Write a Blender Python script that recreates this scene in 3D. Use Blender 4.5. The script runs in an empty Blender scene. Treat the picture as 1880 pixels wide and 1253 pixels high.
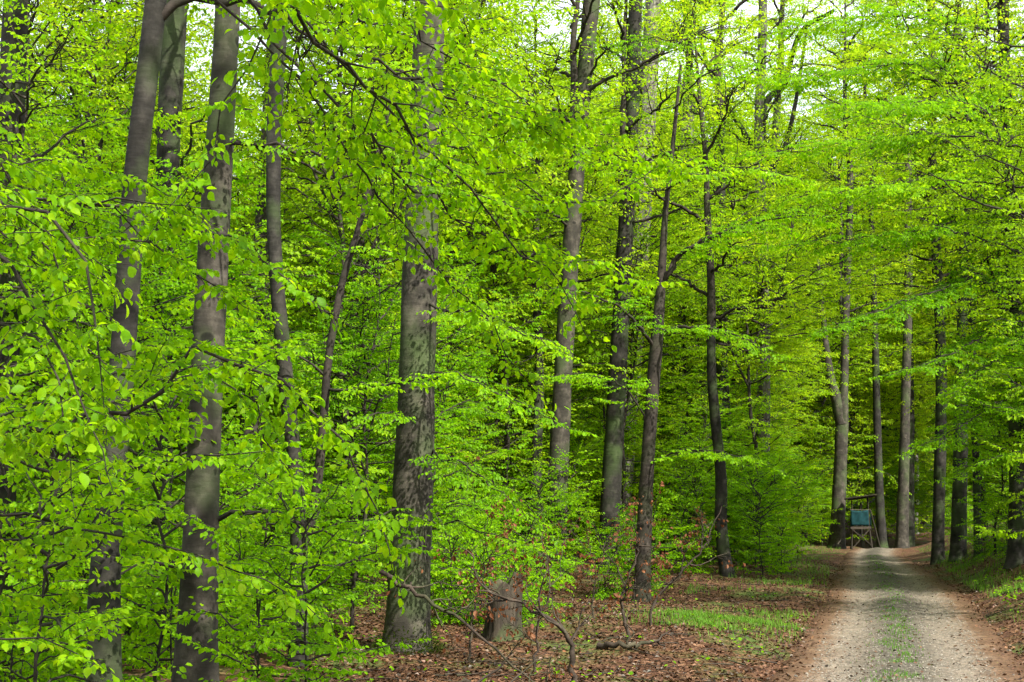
import bpy, math, random
import numpy as np
from mathutils import Vector, Matrix

# ------------------------------------------------------------------ camera, sky, sun, exposure
SC = bpy.context.scene
COL = SC.collection
FPX = 2611.0
PITCH = math.atan((1045 - 626.5) / FPX)
CAM = np.array([0.0, 0.0, 1.6])
cd = bpy.data.cameras.new('camera')
cam = bpy.data.objects.new('camera', cd)
COL.objects.link(cam)
cam.location = CAM
cam.rotation_euler = (math.pi / 2 + PITCH, 0, 0)
cd.sensor_width = 36.0
cd.lens = 36.0 * FPX / 1880.0
cd.clip_start = 0.05
cd.clip_end = 3000
SC.camera = cam

SUN_EL = math.radians(45)
SUN_AZ = math.atan2(0.60, -0.80)          # from +Y clockwise: to the right and behind the camera
world = bpy.data.worlds.new('World')
SC.world = world
world.use_nodes = True
wn = world.node_tree.nodes
sky = wn.new('ShaderNodeTexSky')
sky.sky_type = 'NISHITA'
sky.sun_disc = False
sky.sun_elevation = SUN_EL
sky.sun_rotation = SUN_AZ
sky.air_density = 1.0
sky.dust_density = 2.0
wn['Background'].inputs['Strength'].default_value = 0.15
veil = wn.new('ShaderNodeMix')            # an even veil of thin bright cloud over the whole sky
veil.data_type = 'RGBA'
veil.inputs[0].default_value = 0.6
veil.inputs[7].default_value = (6.2, 6.2, 6.0, 1)
world.node_tree.links.new(sky.outputs[0], veil.inputs[6])
world.node_tree.links.new(veil.outputs[2], wn['Background'].inputs['Color'])
sl = bpy.data.lights.new('sun', 'SUN')
sl.energy = 5.0
sl.angle = math.radians(0.5)
sl.color = (1.0, 0.95, 0.86)
sun = bpy.data.objects.new('sun', sl)
COL.objects.link(sun)
sdir = Vector((math.cos(SUN_EL) * math.sin(SUN_AZ), math.cos(SUN_EL) * math.cos(SUN_AZ), math.sin(SUN_EL)))
sun.rotation_euler = sdir.to_track_quat('Z', 'Y').to_euler()
sun.location = sdir * 60
SC.view_settings.view_transform = 'Standard'
SC.view_settings.look = 'None'
SC.view_settings.exposure = 1.38
SC.view_settings.gamma = 1.0
SC.render.engine = 'CYCLES'
cy = SC.cycles
cy.max_bounces = 5
cy.diffuse_bounces = 5
cy.glossy_bounces = 2
cy.transmission_bounces = 5
cy.use_denoising = True
try:
    cy.denoiser = 'OPENIMAGEDENOISE'
    cy.denoising_input_passes = 'RGB_ALBEDO_NORMAL'
    cy.denoising_prefilter = 'ACCURATE'
except Exception:
    pass
cy.use_adaptive_sampling = True
cy.adaptive_threshold = 0.04
cy.sample_clamp_indirect = 6.0

RS = np.random.RandomState


def P(px, py, d):
    """point at world depth y = d seen at photo pixel (px, py)"""
    u = (px - 940.0) / FPX
    v = (626.5 - py) / FPX
    c, s = math.cos(PITCH), math.sin(PITCH)
    D = np.array([u, c - v * s, s + v * c])
    return CAM + D * (d / D[1])


def project(p):
    q = np.atleast_2d(p) - CAM
    c, s = math.cos(PITCH), math.sin(PITCH)
    f = q[:, 1] * c + q[:, 2] * s
    u = -q[:, 1] * s + q[:, 2] * c
    f = np.where(np.abs(f) < 1e-6, 1e-6, f)
    return 940 + FPX * q[:, 0] / f, 626.5 - FPX * u / f, f


# ------------------------------------------------------------------ terrain shape
_ys = np.linspace(-60, 320, 761)
_xc = np.interp(_ys, [-60, -20, 0, 21, 39, 54, 73, 80, 86, 92, 100, 115, 320], [-9, -3.6, 0.6, 5.6, 10.4, 13.9, 18.3, 20.3, 21.9, 24.2, 29, 42, 250])
_zr = np.interp(_ys, [-60, 0, 21, 39, 54, 73, 82, 90, 100, 130, 320], [0, -0.05, -0.10, .74, 1.48, 2.36, 2.78, 2.86, 2.75, 5.0, 30])
_k = np.ones(9) / 9
_xc = np.convolve(np.pad(_xc, 4, mode='edge'), _k, 'valid')
_zr = np.convolve(np.pad(_zr, 4, mode='edge'), _k, 'valid')


def xc(y): return np.interp(y, _ys, _xc)
def zr(y): return np.interp(y, _ys, _zr)
def sstep(a, b, x):
    t = np.clip((x - a) / (b - a), 0, 1)
    return t * t * (3 - 2 * t)


def tp(y):
    return 1 - .30 * sstep(36, 76, y)          # the track narrows towards the crest


def H(x, y):
    x = np.asarray(x, float); y = np.asarray(y, float)
    s = x - xc(y)
    z = zr(y)
    bank = sstep(1.9, 6.5, s) * 1.55 * sstep(14, 42, y) + np.maximum(s - 6, 0) * 0.06
    left = sstep(-1.7, -5, s) * 0.12 + np.maximum(-s - 4, 0) * 0.022
    n = (np.sin(x * 1.3 + y * .7) * np.sin(y * .9 - x * .4) * .05 + np.sin(x * .31 + 1) * np.sin(y * .27 + x * .1) * .12
         + np.sin(x * 2.9 + 2 * np.sin(y * 1.1)) * np.sin(y * 2.3 + x) * .025)
    sa = np.abs(s) / tp(y)
    off = sstep(1.85, 3.2, sa)
    z = z + bank + left + n * off - 0.10 * (1 - sstep(1.8, 2.4, sa))
    return z


def h1(x, y): return float(H(x, y))


# ------------------------------------------------------------------ mesh helpers
def mk_mesh(name, verts, tris=None, quads=None, mats=(), tri_mat=0, quad_mat=0, tint=None, uv=None, smooth=False):
    """tris come first; uv is per vertex"""
    me = bpy.data.meshes.new(name)
    verts = np.asarray(verts, np.float32)
    t = np.zeros((0, 3), np.int32) if tris is None else np.asarray(tris, np.int32)
    q = np.zeros((0, 4), np.int32) if quads is None else np.asarray(quads, np.int32)
    me.vertices.add(len(verts))
    me.vertices.foreach_set('co', verts.ravel())
    li = np.concatenate([t.ravel(), q.ravel()])
    me.loops.add(len(li))
    me.loops.foreach_set('vertex_index', li)
    np_ = len(t) + len(q)
    me.polygons.add(np_)
    st = np.concatenate([np.arange(len(t)) * 3, len(t) * 3 + np.arange(len(q)) * 4]).astype(np.int32)
    me.polygons.foreach_set('loop_start', st)
    for m in mats:
        me.materials.append(m)
    mi = np.concatenate([np.full(len(t), tri_mat), np.full(len(q), quad_mat)]).astype(np.int32)
    me.polygons.foreach_set('material_index', mi)
    sm = np.full(np_, bool(smooth))
    if smooth == 'quads':
        sm[:len(t)] = False
    me.polygons.foreach_set('use_smooth', sm)
    me.update(calc_edges=True)
    if tint is not None:
        a = me.attributes.new('tint', 'FLOAT', 'POINT')
        a.data.foreach_set('value', np.asarray(tint, np.float32))
    if uv is not None:
        l = me.uv_layers.new(name='UVMap')
        l.data.foreach_set('uv', np.asarray(uv, np.float32)[li].ravel())
    return me


def obj(name, data, parent=None, loc=None):
    o = bpy.data.objects.new(name, data)
    COL.objects.link(o)
    if parent is not None:
        o.parent = parent
    if loc is not None:
        o.location = loc
    return o


def tag(o, label=None, cat=None, group=None, kind=None):
    if label: o['label'] = label
    if cat: o['category'] = cat
    if group: o['group'] = group
    if kind: o['kind'] = kind
    return o


def unit(v):
    v = np.asarray(v, float)
    return v / (np.linalg.norm(v) + 1e-12)


def resample(pts, n):
    """catmull-rom through pts, n points evenly spread along it"""
    p = np.asarray(pts, float)
    if len(p) == 2:
        return p[0] + (p[1] - p[0]) * np.linspace(0, 1, n)[:, None]
    e = np.vstack([2 * p[0] - p[1], p, 2 * p[-1] - p[-2]])
    out = []
    for i in range(1, len(e) - 2):
        t = np.linspace(0, 1, 12, endpoint=False)[:, None]
        a, b, c, d = e[i - 1], e[i], e[i + 1], e[i + 2]
        out.append(.5 * (2 * b + (c - a) * t + (2 * a - 5 * b + 4 * c - d) * t * t + (3 * b - a - 3 * c + d) * t ** 3))
    out = np.vstack(out + [p[-1:]])
    L = np.concatenate([[0], np.cumsum(np.linalg.norm(np.diff(out, axis=0), axis=1))])
    s = np.linspace(0, L[-1], n)
    return np.stack([np.interp(s, L, out[:, k]) for k in range(out.shape[1])], 1)


def tube_arrays(p, r, sides):
    p = np.asarray(p, float)
    n = len(p)
    T = np.gradient(p, axis=0)
    T /= np.linalg.norm(T, axis=1)[:, None] + 1e-12
    a = np.array([0, 0, 1.0]) if abs(T[0, 2]) < .85 else np.array([0, 1.0, 0])
    X = np.cross(T, a); X /= np.linalg.norm(X, axis=1)[:, None] + 1e-12
    Y = np.cross(T, X)
    ph = np.arange(sides) * 2 * math.pi / sides
    v = p[:, None] + (X[:, None] * np.cos(ph)[None, :, None] + Y[:, None] * np.sin(ph)[None, :, None]) * np.asarray(r)[:, None, None]
    i = np.arange(n - 1)[:, None] * sides
    k = np.arange(sides)[None]
    k2 = (k + 1) % sides
    q = np.stack([i + k, i + k2, i + sides + k2, i + sides + k], -1).reshape(-1, 4)
    return v.reshape(-1, 3), q


# leaf templates: x along the midrib (0..1), y across, z out of the blade
LEAF = {}
def _leaf_templates():
    v = [(0, 0, 0), (.28, 0, -.01), (.56, 0, -.03), (.82, 0, -.08), (1, 0, -.16)]
    for sgn in (1, -1):
        v += [(.10, .16 * sgn, .02), (.32, .31 * sgn, .07), (.58, .33 * sgn, .06), (.82, .18 * sgn, -.02)]
    f = []
    for o, fl in ((5, False), (9, True)):
        g = [(0, 1, o), (1, o + 1, o), (1, 2, o + 1), (2, o + 2, o + 1), (2, 3, o + 2), (3, o + 3, o + 2), (3, 4, o + 3)]
        f += [t if fl else t[::-1] for t in g]
    LEAF['near'] = (np.array(v, float), np.array(f))
    v = [(0, 0, 0), (1, 0, -.10), (.30, .32, .07), (.70, .30, .03), (.30, -.32, .07), (.70, -.30, .03)]
    LEAF['mid'] = (np.array(v, float), np.array([(0, 1, 3), (0, 3, 2), (1, 0, 5), (5, 0, 4)]))
    v = [(0, 0, 0), (.46, .36, .06), (1, 0, -.06), (.46, -.36, .06)]
    LEAF['far'] = (np.array(v, float), np.array([(0, 2, 1), (0, 3, 2)]))
_leaf_templates()


def make_twig(rs, L=.34, nl=8):
    """a leafy shoot along +X lying in the XY plane"""
    lp, ld, ln, ls = [], [], [], []
    tubes = []
    def shoot(o, d, L, n, r):
        side0 = np.array([-d[1], d[0], 0])
        pts = np.array([o + d * L * t + np.array([0, 0, -.06 * L * t * t]) for t in np.linspace(0, 1, 4)])
        pts[1:-1] += rs.normal(0, .008, (2, 3))
        tubes.append(tube_arrays(pts, np.linspace(r, r * .4, 4), 3))
        sg = rs.choice([-1, 1])
        for i in range(n):
            t = .12 + .88 * (i + rs.uniform(-.2, .2)) / max(1, n - 1)
            t = min(t, 1)
            sg = -sg
            q = o + d * L * t + np.array([0, 0, -.06 * L * t * t])
            a = math.radians(rs.uniform(42, 68)) * (1 if i < n - 1 else .15)
            D = d * math.cos(a) + side0 * sg * math.sin(a) + np.array([0, 0, rs.uniform(-.75, .05)])
            D = unit(D)
            N = np.array([0, 0, 1.0]) + rs.normal(0, .42, 3)
            N = unit(N - D * N.dot(D))
            lp.append(q + D * .012); ld.append(D); ln.append(N)
            ls.append(rs.uniform(.050, .078) * (.8 if i == 0 else 1))
    shoot(np.zeros(3), np.array([1.0, 0, 0]), L, nl, .0035)
    for t, sg in ((.25, 1), (.5, -1)):
        a = math.radians(rs.uniform(38, 55))
        shoot(np.array([L * t, 0, 0]), np.array([math.cos(a), sg * math.sin(a), 0]), L * rs.uniform(.4, .6), 4, .0022)
    tv, tq, o = [], [], 0
    for v, q in tubes:
        tv.append(v); tq.append(q + o); o += len(v)
    return dict(p=np.array(lp), d=np.array(ld), n=np.array(ln), s=np.array(ls), tv=np.vstack(tv), tq=np.vstack(tq))


_rs = RS(5)
TWIGS = [make_twig(_rs, L=_rs.uniform(.28, .4), nl=_rs.randint(6, 10)) for _ in range(8)]


class Foliage:
    def __init__(self):
        self.v, self.q, self.nv = [], [], 0
        self.pl = []                       # twig placements
        self.frames = None

    def tube(self, p, r, sides=5):
        v, q = tube_arrays(p, r, sides)
        self.v.append(v); self.q.append(q + self.nv); self.nv += len(v)

    def twig(self, pos, d, up, scale, k):
        self.pl.append((pos, d, up, scale, k))

    def compose(self, leaf_scale=1.0, gravity=.25, keep=1.0, twig_tubes=True, seed=1):
        rs = RS(seed)
        Pp, Pd, Pn, Ps = [], [], [], []
        if self.pl:
            pos = np.array([a[0] for a in self.pl]); d = np.array([a[1] for a in self.pl])
            up = np.array([a[2] for a in self.pl]); sc = np.array([a[3] for a in self.pl]); kk = np.array([a[4] for a in self.pl])
            d /= np.linalg.norm(d, axis=1)[:, None] + 1e-9
            up = up - d * (up * d).sum(1)[:, None]
            up /= np.linalg.norm(up, axis=1)[:, None] + 1e-9
            Y = np.cross(up, d)
            R = np.stack([d, Y, up], 2)
            for k in range(len(TWIGS)):
                m = kk == k
                if not m.any(): continue
                tw = TWIGS[k]
                Rk, pk, sk = R[m], pos[m], sc[m]
                Pp.append((pk[:, None] + np.einsum('mij,kj->mki', Rk, tw['p']) * sk[:, None, None]).reshape(-1, 3))
                Pd.append(np.einsum('mij,kj->mki', Rk, tw['d']).reshape(-1, 3))
                Pn.append(np.einsum('mij,kj->mki', Rk, tw['n']).reshape(-1, 3))
                Ps.append(np.tile(tw['s'], len(pk)))
                if twig_tubes:
                    tv = (pk[:, None] + np.einsum('mij,kj->mki', Rk, tw['tv']) * sk[:, None, None]).reshape(-1, 3)
                    nq = len(tw['tv'])
                    tq = (tw['tq'][None] + (np.arange(len(pk)) * nq)[:, None, None]).reshape(-1, 4)
                    self.v.append(tv); self.q.append(tq + self.nv); self.nv += len(tv)
            p = np.vstack(Pp); dd = np.vstack(Pd); nn = np.vstack(Pn); s = np.concatenate(Ps) * leaf_scale
            if keep < 1:
                m = rs.rand(len(p)) < keep
                p, dd, nn, s = p[m], dd[m], nn[m], s[m]
            s = s * np.clip(rs.normal(.97, .17, len(s)), .5, 1.3)
            dd = dd + rs.normal(0, .15, dd.shape); dd[:, 2] -= gravity
            dd /= np.linalg.norm(dd, axis=1)[:, None]
            nn = nn + rs.normal(0, .18, nn.shape)
            nn = nn - dd * (nn * dd).sum(1)[:, None]
            nn /= np.linalg.norm(nn, axis=1)[:, None] + 1e-9
            self.frames = [p, dd, nn, s]
        else:
            self.frames = [np.zeros((0, 3))] * 3 + [np.zeros(0)]

    def take(self, idx):
        """remove and return the leaf frames idx"""
        f = [a[idx] for a in self.frames]
        m = np.ones(len(self.frames[0]), bool); m[idx] = False
        self.frames = [a[m] for a in self.frames]
        return f

    def leaf_arrays(self, lod, seed=3):
        p, d, n, s = self.frames
        tv, tf = LEAF[lod]
        side = np.cross(n, d)
        rs = RS(seed)
        wob = rs.uniform(.85, 1.1, len(p))
        curl = rs.uniform(.3, 1.9, len(p))
        v = p[:, None] + s[:, None, None] * (tv[None, :, 0, None] * d[:, None] + (tv[None, :, 1] * wob[:, None])[..., None] * side[:, None]
                                             + (tv[None, :, 2] * curl[:, None])[..., None] * n[:, None])
        k = len(tv)
        f = (tf[None] + (np.arange(len(p)) * k)[:, None, None]).reshape(-1, 3)
        tint = np.repeat(rs.rand(len(p)), k)
        uv = np.tile(tv[:, :2] + np.array([0, .5]), (len(p), 1))
        return v.reshape(-1, 3), f, tint, uv

    def wood_mesh(self, name, bark, origin=(0, 0, 0)):
        v = np.vstack(self.v) - np.asarray(origin)
        return mk_mesh(name, v, quads=np.vstack(self.q), mats=(bark,), smooth=True)

    def leaf_mesh(self, name, lod, leafmat, origin=(0, 0, 0), uv=False):
        v, f, t, u = self.leaf_arrays(lod)
        return mk_mesh(name, v - np.asarray(origin), tris=f, mats=(leafmat,), tint=t, uv=u if uv else None, smooth=(lod == 'near'))

    def both_mesh(self, name, lod, leafmat, bark, origin=(0, 0, 0)):
        lv, lf, lt, _ = self.leaf_arrays(lod)
        wv = np.vstack(self.v); wq = np.vstack(self.q) + len(lv)
        return mk_mesh(name, np.vstack([lv, wv]) - np.asarray(origin), tris=lf, quads=wq, mats=(leafmat, bark), tri_mat=0, quad_mat=1,
                       tint=np.concatenate([lt, np.zeros(len(wv))]), smooth='quads')


Z = np.array([0, 0, 1.0])


def spray(F, pts, r0, width, rs, gap=.20, start=.12, droop=.12, tw=1.0, sub_gap=.16, sides=5, r1=None, flat=.22, twig_p=1.0):
    """a beech bough: an axis with side shoots in one plane, each carrying leafy twigs"""
    L0 = np.linalg.norm(np.diff(np.asarray(pts, float), axis=0), axis=1).sum()
    n = int(max(7, min(40, L0 / .22)))
    p = resample(pts, n)
    j = rs.normal(0, .012 + .008 * min(L0, 3), p.shape); j[0] = 0; j[-1] = 0
    p = p + j
    r1 = .0035 if r1 is None else r1
    F.tube(p, np.linspace(r0, r1, n) ** 1.0, sides)
    seg = np.linalg.norm(np.diff(p, axis=0), axis=1)
    cum = np.concatenate([[0], np.cumsum(seg)])
    L = cum[-1]
    T = np.gradient(p, axis=0); T /= np.linalg.norm(T, axis=1)[:, None]
    s = start * L
    side = rs.choice([-1, 1])
    while s < L:
        t = s / L
        i = min(n - 1, int(np.searchsorted(cum, s)))
        q = np.array([np.interp(s, cum, p[:, k]) for k in range(3)])
        Tt = T[i]
        S = np.cross(Z, Tt)
        if np.linalg.norm(S) < .2:
            S = np.array([math.cos(s * 7), math.sin(s * 7), 0])
        S = unit(S) * side
        side = -side
        w = width * (.16 + .84 * (1 - t) ** .75) * min(1, .45 + 2.2 * t) * rs.uniform(.55, 1.15)
        a = math.radians(rs.uniform(40, 66))
        D = unit(Tt * math.cos(a) + S * math.sin(a) + Z * rs.uniform(-.22, .16))
        if w > .42:
            m = max(4, int(w / .2))
            k = np.linspace(0, 1, m)[:, None]
            b = q + D * (w * k) + Tt * (.18 * w * k * k) - Z * (droop * (w * k) ** 2)
            b[1:] += rs.normal(0, .018, (m - 1, 3))
            F.tube(b, np.linspace(min(r0 * .5, .004 + .006 * w), .002, m), 4 if sides > 4 else 3)
            bl = np.linspace(0, 1, max(2, int(w / sub_gap)) + 1)[1:]
            sg = rs.choice([-1, 1])
            Bt = unit(b[-1] - b[0])
            Bs = unit(np.cross(Z, Bt) + 1e-6)
            for kk in bl:
                if rs.rand() > twig_p: continue
                x = kk * (m - 1)
                i0 = min(m - 2, int(x)); fr = x - i0
                o = b[i0] * (1 - fr) + b[i0 + 1] * fr
                sg = -sg
                aa = math.radians(rs.uniform(28, 60)) if kk < .99 else 0
                dd = Bt * math.cos(aa) + Bs * sg * math.sin(aa) + Z * rs.uniform(-.35, .1)
                F.twig(o, dd, Z + rs.normal(0, flat, 3), tw * rs.uniform(.7, 1.15) * (.75 + .35 * (1 - kk)), rs.randint(len(TWIGS)))
        elif rs.rand() < twig_p:
            F.twig(q, D, Z + rs.normal(0, flat, 3), tw * min(1.25, max(.6, w / .32)), rs.randint(len(TWIGS)))
        s += gap * rs.uniform(.65, 1.35)
    F.twig(p[-1], T[-1], Z + rs.normal(0, flat, 3), tw, rs.randint(len(TWIGS)))
    return p


# ------------------------------------------------------------------ materials
def new_mat(name):
    m = bpy.data.materials.new(name)
    m.use_nodes = True
    nt = m.node_tree
    nt.nodes.clear()
    out = nt.nodes.new('ShaderNodeOutputMaterial')
    return m, nt.nodes, nt.links, out


def ramp(N, stops, interp='LINEAR'):
    r = N.new('ShaderNodeValToRGB')
    r.color_ramp.interpolation = interp
    e = r.color_ramp.elements
    while len(e) < len(stops):
        e.new(.5)
    for i, (p, c) in enumerate(stops):
        e[i].position = p
        e[i].color = (*c, 1) if len(c) == 3 else c
    return r


def math_node(N, op, a=None, b=None):
    m = N.new('ShaderNodeMath'); m.operation = op
    if a is not None and not hasattr(a, 'is_linked'): m.inputs[0].default_value = a
    if b is not None and not hasattr(b, 'is_linked'): m.inputs[1].default_value = b
    return m


def leaf_material(name, cols, trans=1.75, tmix=.56, veins=False, use_obj=.35, gloss=.006, patches=False):
    m, N, Lk, out = new_mat(name)
    at = N.new('ShaderNodeAttribute'); at.attribute_name = 'tint'
    oi = N.new('ShaderNodeObjectInfo')
    mix = N.new('ShaderNodeMix')
    mix.inputs[0].default_value = use_obj
    Lk.new(at.outputs['Fac'], mix.inputs[2]); Lk.new(oi.outputs['Random'], mix.inputs[3])
    r = ramp(N, [(0, cols[0]), (.5, cols[1]), (.9, cols[2]), (1, tuple(min(1, c * k) for c, k in zip(cols[2], (1.06, 1.0, 1.5))))])
    Lk.new(mix.outputs[0], r.inputs[0])
    col = r.outputs[0]
    if veins:
        tc = N.new('ShaderNodeTexCoord'); sp = N.new('ShaderNodeSeparateXYZ')
        Lk.new(tc.outputs['UV'], sp.inputs[0])
        sub = math_node(N, 'SUBTRACT', b=.5); Lk.new(sp.outputs[1], sub.inputs[0])
        ab = math_node(N, 'ABSOLUTE'); Lk.new(sub.outputs[0], ab.inputs[0])
        mu = math_node(N, 'MULTIPLY', b=.8); Lk.new(ab.outputs[0], mu.inputs[0])
        di = math_node(N, 'SUBTRACT'); Lk.new(sp.outputs[0], di.inputs[0]); Lk.new(mu.outputs[0], di.inputs[1])
        m2 = math_node(N, 'MULTIPLY', b=56.0); Lk.new(di.outputs[0], m2.inputs[0])
        sn = math_node(N, 'SINE'); Lk.new(m2.outputs[0], sn.inputs[0])
        ra = ramp(N, [(0, (.86, .86, .86)), (.7, (1, 1, 1)), (1, (1.0, 1.0, 1.0))])
        ma = math_node(N, 'MULTIPLY_ADD', b=.5); ma.inputs[2].default_value = .5; Lk.new(sn.outputs[0], ma.inputs[0])
        Lk.new(ma.outputs[0], ra.inputs[0])
        mm = N.new('ShaderNodeMix'); mm.data_type = 'RGBA'; mm.blend_type = 'MULTIPLY'; mm.inputs[0].default_value = 1
        Lk.new(col, mm.inputs[6]); Lk.new(ra.outputs[0], mm.inputs[7])
        col = mm.outputs[2]
    if patches:
        tc = N.new('ShaderNodeTexCoord')
        pn = N.new('ShaderNodeTexNoise'); pn.inputs['Scale'].default_value = 1.1; pn.inputs['Detail'].default_value = 5
        Lk.new(tc.outputs['Object'], pn.inputs[0])
        pr = ramp(N, [(.36, (.35, .33, .32)), (.62, (1.15, 1.15, 1.15))]); Lk.new(pn.outputs[0], pr.inputs[0])
        pm = N.new('ShaderNodeMix'); pm.data_type = 'RGBA'; pm.blend_type = 'MULTIPLY'; pm.inputs[0].default_value = 1
        Lk.new(col, pm.inputs[6]); Lk.new(pr.outputs[0], pm.inputs[7])
        col = pm.outputs[2]
    df = N.new('ShaderNodeBsdfDiffuse'); Lk.new(col, df.inputs[0])
    tr = N.new('ShaderNodeBsdfTranslucent')
    br = N.new('ShaderNodeMix'); br.data_type = 'RGBA'; br.blend_type = 'MULTIPLY'; br.inputs[0].default_value = 1
    br.inputs[7].default_value = (trans * 1.12, trans, trans * .55, 1)
    Lk.new(col, br.inputs[6]); Lk.new(br.outputs[2], tr.inputs[0])
    ms = N.new('ShaderNodeMixShader'); ms.inputs[0].default_value = tmix
    Lk.new(df.outputs[0], ms.inputs[1]); Lk.new(tr.outputs[0], ms.inputs[2])
    gl = N.new('ShaderNodeBsdfGlossy'); gl.inputs['Roughness'].default_value = .5
    gl.inputs[0].default_value = (.9, .95, .85, 1)
    mg = N.new('ShaderNodeMixShader'); mg.inputs[0].default_value = gloss
    Lk.new(ms.outputs[0], mg.inputs[1]); Lk.new(gl.outputs[0], mg.inputs[2])
    Lk.new(mg.outputs[0], out.inputs[0])
    return m


GREEN = [(.075, .205, .0015), (.145, .325, .002), (.235, .42, .003)]
M_LEAF = leaf_material('beech_leaf', GREEN, use_obj=.45)
M_LEAF_HIGH = leaf_material('young_beech_leaf_lightened', [(.11, .235, .003), (.20, .36, .005), (.33, .46, .012)], use_obj=.5)  # yellow tint of younger leaves, plus distant brightness put into the colour
M_LEAF_NEAR = leaf_material('beech_leaf_near', GREEN, veins=True, use_obj=.2)
M_LEAF_ONE = leaf_material('beech_leaf_single', GREEN, veins=True, use_obj=1.0)
M_LEAF_OAK = leaf_material('oak_leaf', [(.16, .33, .015), (.22, .40, .02), (.32, .46, .035)])
BROWN = [(.05, .018, .008), (.12, .045, .019), (.21, .09, .043)]
M_BROWN = leaf_material('withered_leaf', BROWN, trans=1.3, tmix=.35)
M_LITTER = leaf_material('fallen_leaf', [(.018, .008, .004), (.062, .027, .011), (.15, .075, .037)], trans=1, tmix=.1, gloss=.03, use_obj=0, patches=True)
M_GRASS = leaf_material('grass_blade', [(.045, .12, .012), (.075, .18, .018), (.13, .24, .03)], tmix=.4)


def bark_material(name, dark, mid, light, moss=(.05, .085, .02), rough=False, moss_amt=.5, scale=1.0):
    m, N, Lk, out = new_mat(name)
    tc = N.new('ShaderNodeTexCoord')
    mp = N.new('ShaderNodeMapping'); mp.inputs['Scale'].default_value = (3 * scale, 3 * scale, (.55 if rough else 2.3) * scale)
    oi = N.new('ShaderNodeObjectInfo')
    ad = N.new('ShaderNodeVectorMath'); ad.operation = 'ADD'
    Lk.new(tc.outputs['Object'], ad.inputs[0])
    cx = N.new('ShaderNodeCombineXYZ'); mu = math_node(N, 'MULTIPLY', b=40.0); Lk.new(oi.outputs['Random'], mu.inputs[0])
    Lk.new(mu.outputs[0], cx.inputs[0]); Lk.new(cx.outputs[0], ad.inputs[1])
    Lk.new(ad.outputs[0], mp.inputs[0])
    n1 = N.new('ShaderNodeTexNoise'); n1.inputs['Scale'].default_value = 1.2; n1.inputs['Detail'].default_value = 8; n1.inputs['Roughness'].default_value = .65
    Lk.new(mp.outputs[0], n1.inputs[0])
    r = ramp(N, [(.30, dark), (.5, mid), (.70, light)])
    Lk.new(n1.outputs[0], r.inputs[0])
    # horizontal creases of beech bark / upright furrows of oak
    mp2 = N.new('ShaderNodeMapping'); mp2.inputs['Scale'].default_value = (14, 14, 2.2) if rough else (3.5, 3.5, 15)
    Lk.new(ad.outputs[0], mp2.inputs[0])
    n2 = N.new('ShaderNodeTexNoise'); n2.inputs['Scale'].default_value = 1.0; n2.inputs['Detail'].default_value = 5
    Lk.new(mp2.outputs[0], n2.inputs[0])
    r2 = ramp(N, [(.36, (.45, .45, .45)), (.5, (1, 1, 1))])
    Lk.new(n2.outputs[0], r2.inputs[0])
    mm = N.new('ShaderNodeMix'); mm.data_type = 'RGBA'; mm.blend_type = 'MULTIPLY'; mm.inputs[0].default_value = .95 if rough else .28
    Lk.new(r.outputs[0], mm.inputs[6]); Lk.new(r2.outputs[0], mm.inputs[7])
    # algae and moss patches
    n3 = N.new('ShaderNodeTexNoise'); n3.inputs['Scale'].default_value = 1.1; n3.inputs['Detail'].default_value = 6
    Lk.new(ad.outputs[0], n3.inputs[0])
    r3 = ramp(N, [(.48, (0, 0, 0)), (.68, (moss_amt,) * 3)])
    Lk.new(n3.outputs[0], r3.inputs[0])
    mg = N.new('ShaderNodeMix'); mg.data_type = 'RGBA'
    Lk.new(r3.outputs[0], mg.inputs[0]); Lk.new(mm.outputs[2], mg.inputs[6]); mg.inputs[7].default_value = (*moss, 1)
    if not rough:
        # old branch scars and pale lichen flecks
        mp4 = N.new('ShaderNodeMapping'); mp4.inputs['Scale'].default_value = (1.5, 1.5, 1.9); Lk.new(ad.outputs[0], mp4.inputs[0])
        vo = N.new('ShaderNodeTexVoronoi'); vo.inputs['Scale'].default_value = 1.0; Lk.new(mp4.outputs[0], vo.inputs[0])
        r4 = ramp(N, [(.0, (.25, .25, .25)), (.10, (.35, .35, .35)), (.14, (1.5, 1.5, 1.5)), (.19, (1, 1, 1))]); Lk.new(vo.outputs['Distance'], r4.inputs[0])
        m4 = N.new('ShaderNodeMix'); m4.data_type = 'RGBA'; m4.blend_type = 'MULTIPLY'; m4.inputs[0].default_value = .8
        Lk.new(mg.outputs[2], m4.inputs[6]); Lk.new(r4.outputs[0], m4.inputs[7])
        n5 = N.new('ShaderNodeTexNoise'); n5.inputs['Scale'].default_value = 5.5; n5.inputs['Detail'].default_value = 7; n5.inputs['Roughness'].default_value = .7; Lk.new(ad.outputs[0], n5.inputs[0])
        r5 = ramp(N, [(.56, (0, 0, 0)), (.70, (.25, .25, .25))]); Lk.new(n5.outputs[0], r5.inputs[0])
        m5 = N.new('ShaderNodeMix'); m5.data_type = 'RGBA'; Lk.new(r5.outputs[0], m5.inputs[0]); Lk.new(m4.outputs[2], m5.inputs[6])
        m5.inputs[7].default_value = (light[0] * 1.35, light[1] * 1.4, light[2] * 1.4, 1)
        mg = m5
    b = N.new('ShaderNodeBsdfPrincipled'); b.inputs['Roughness'].default_value = .85
    b.inputs['Specular IOR Level'].default_value = .2
    Lk.new(mg.outputs[2], b.inputs['Base Color'])
    bp = N.new('ShaderNodeBump'); bp.inputs['Strength'].default_value = .9 if rough else .45; bp.inputs['Distance'].default_value = .03
    sm = math_node(N, 'ADD'); Lk.new(n1.outputs[0], sm.inputs[0]); Lk.new(n2.outputs[0], sm.inputs[1])
    Lk.new(sm.outputs[0], bp.inputs['Height']); Lk.new(bp.outputs[0], b.inputs['Normal'])
    Lk.new(b.outputs[0], out.inputs[0])
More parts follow.
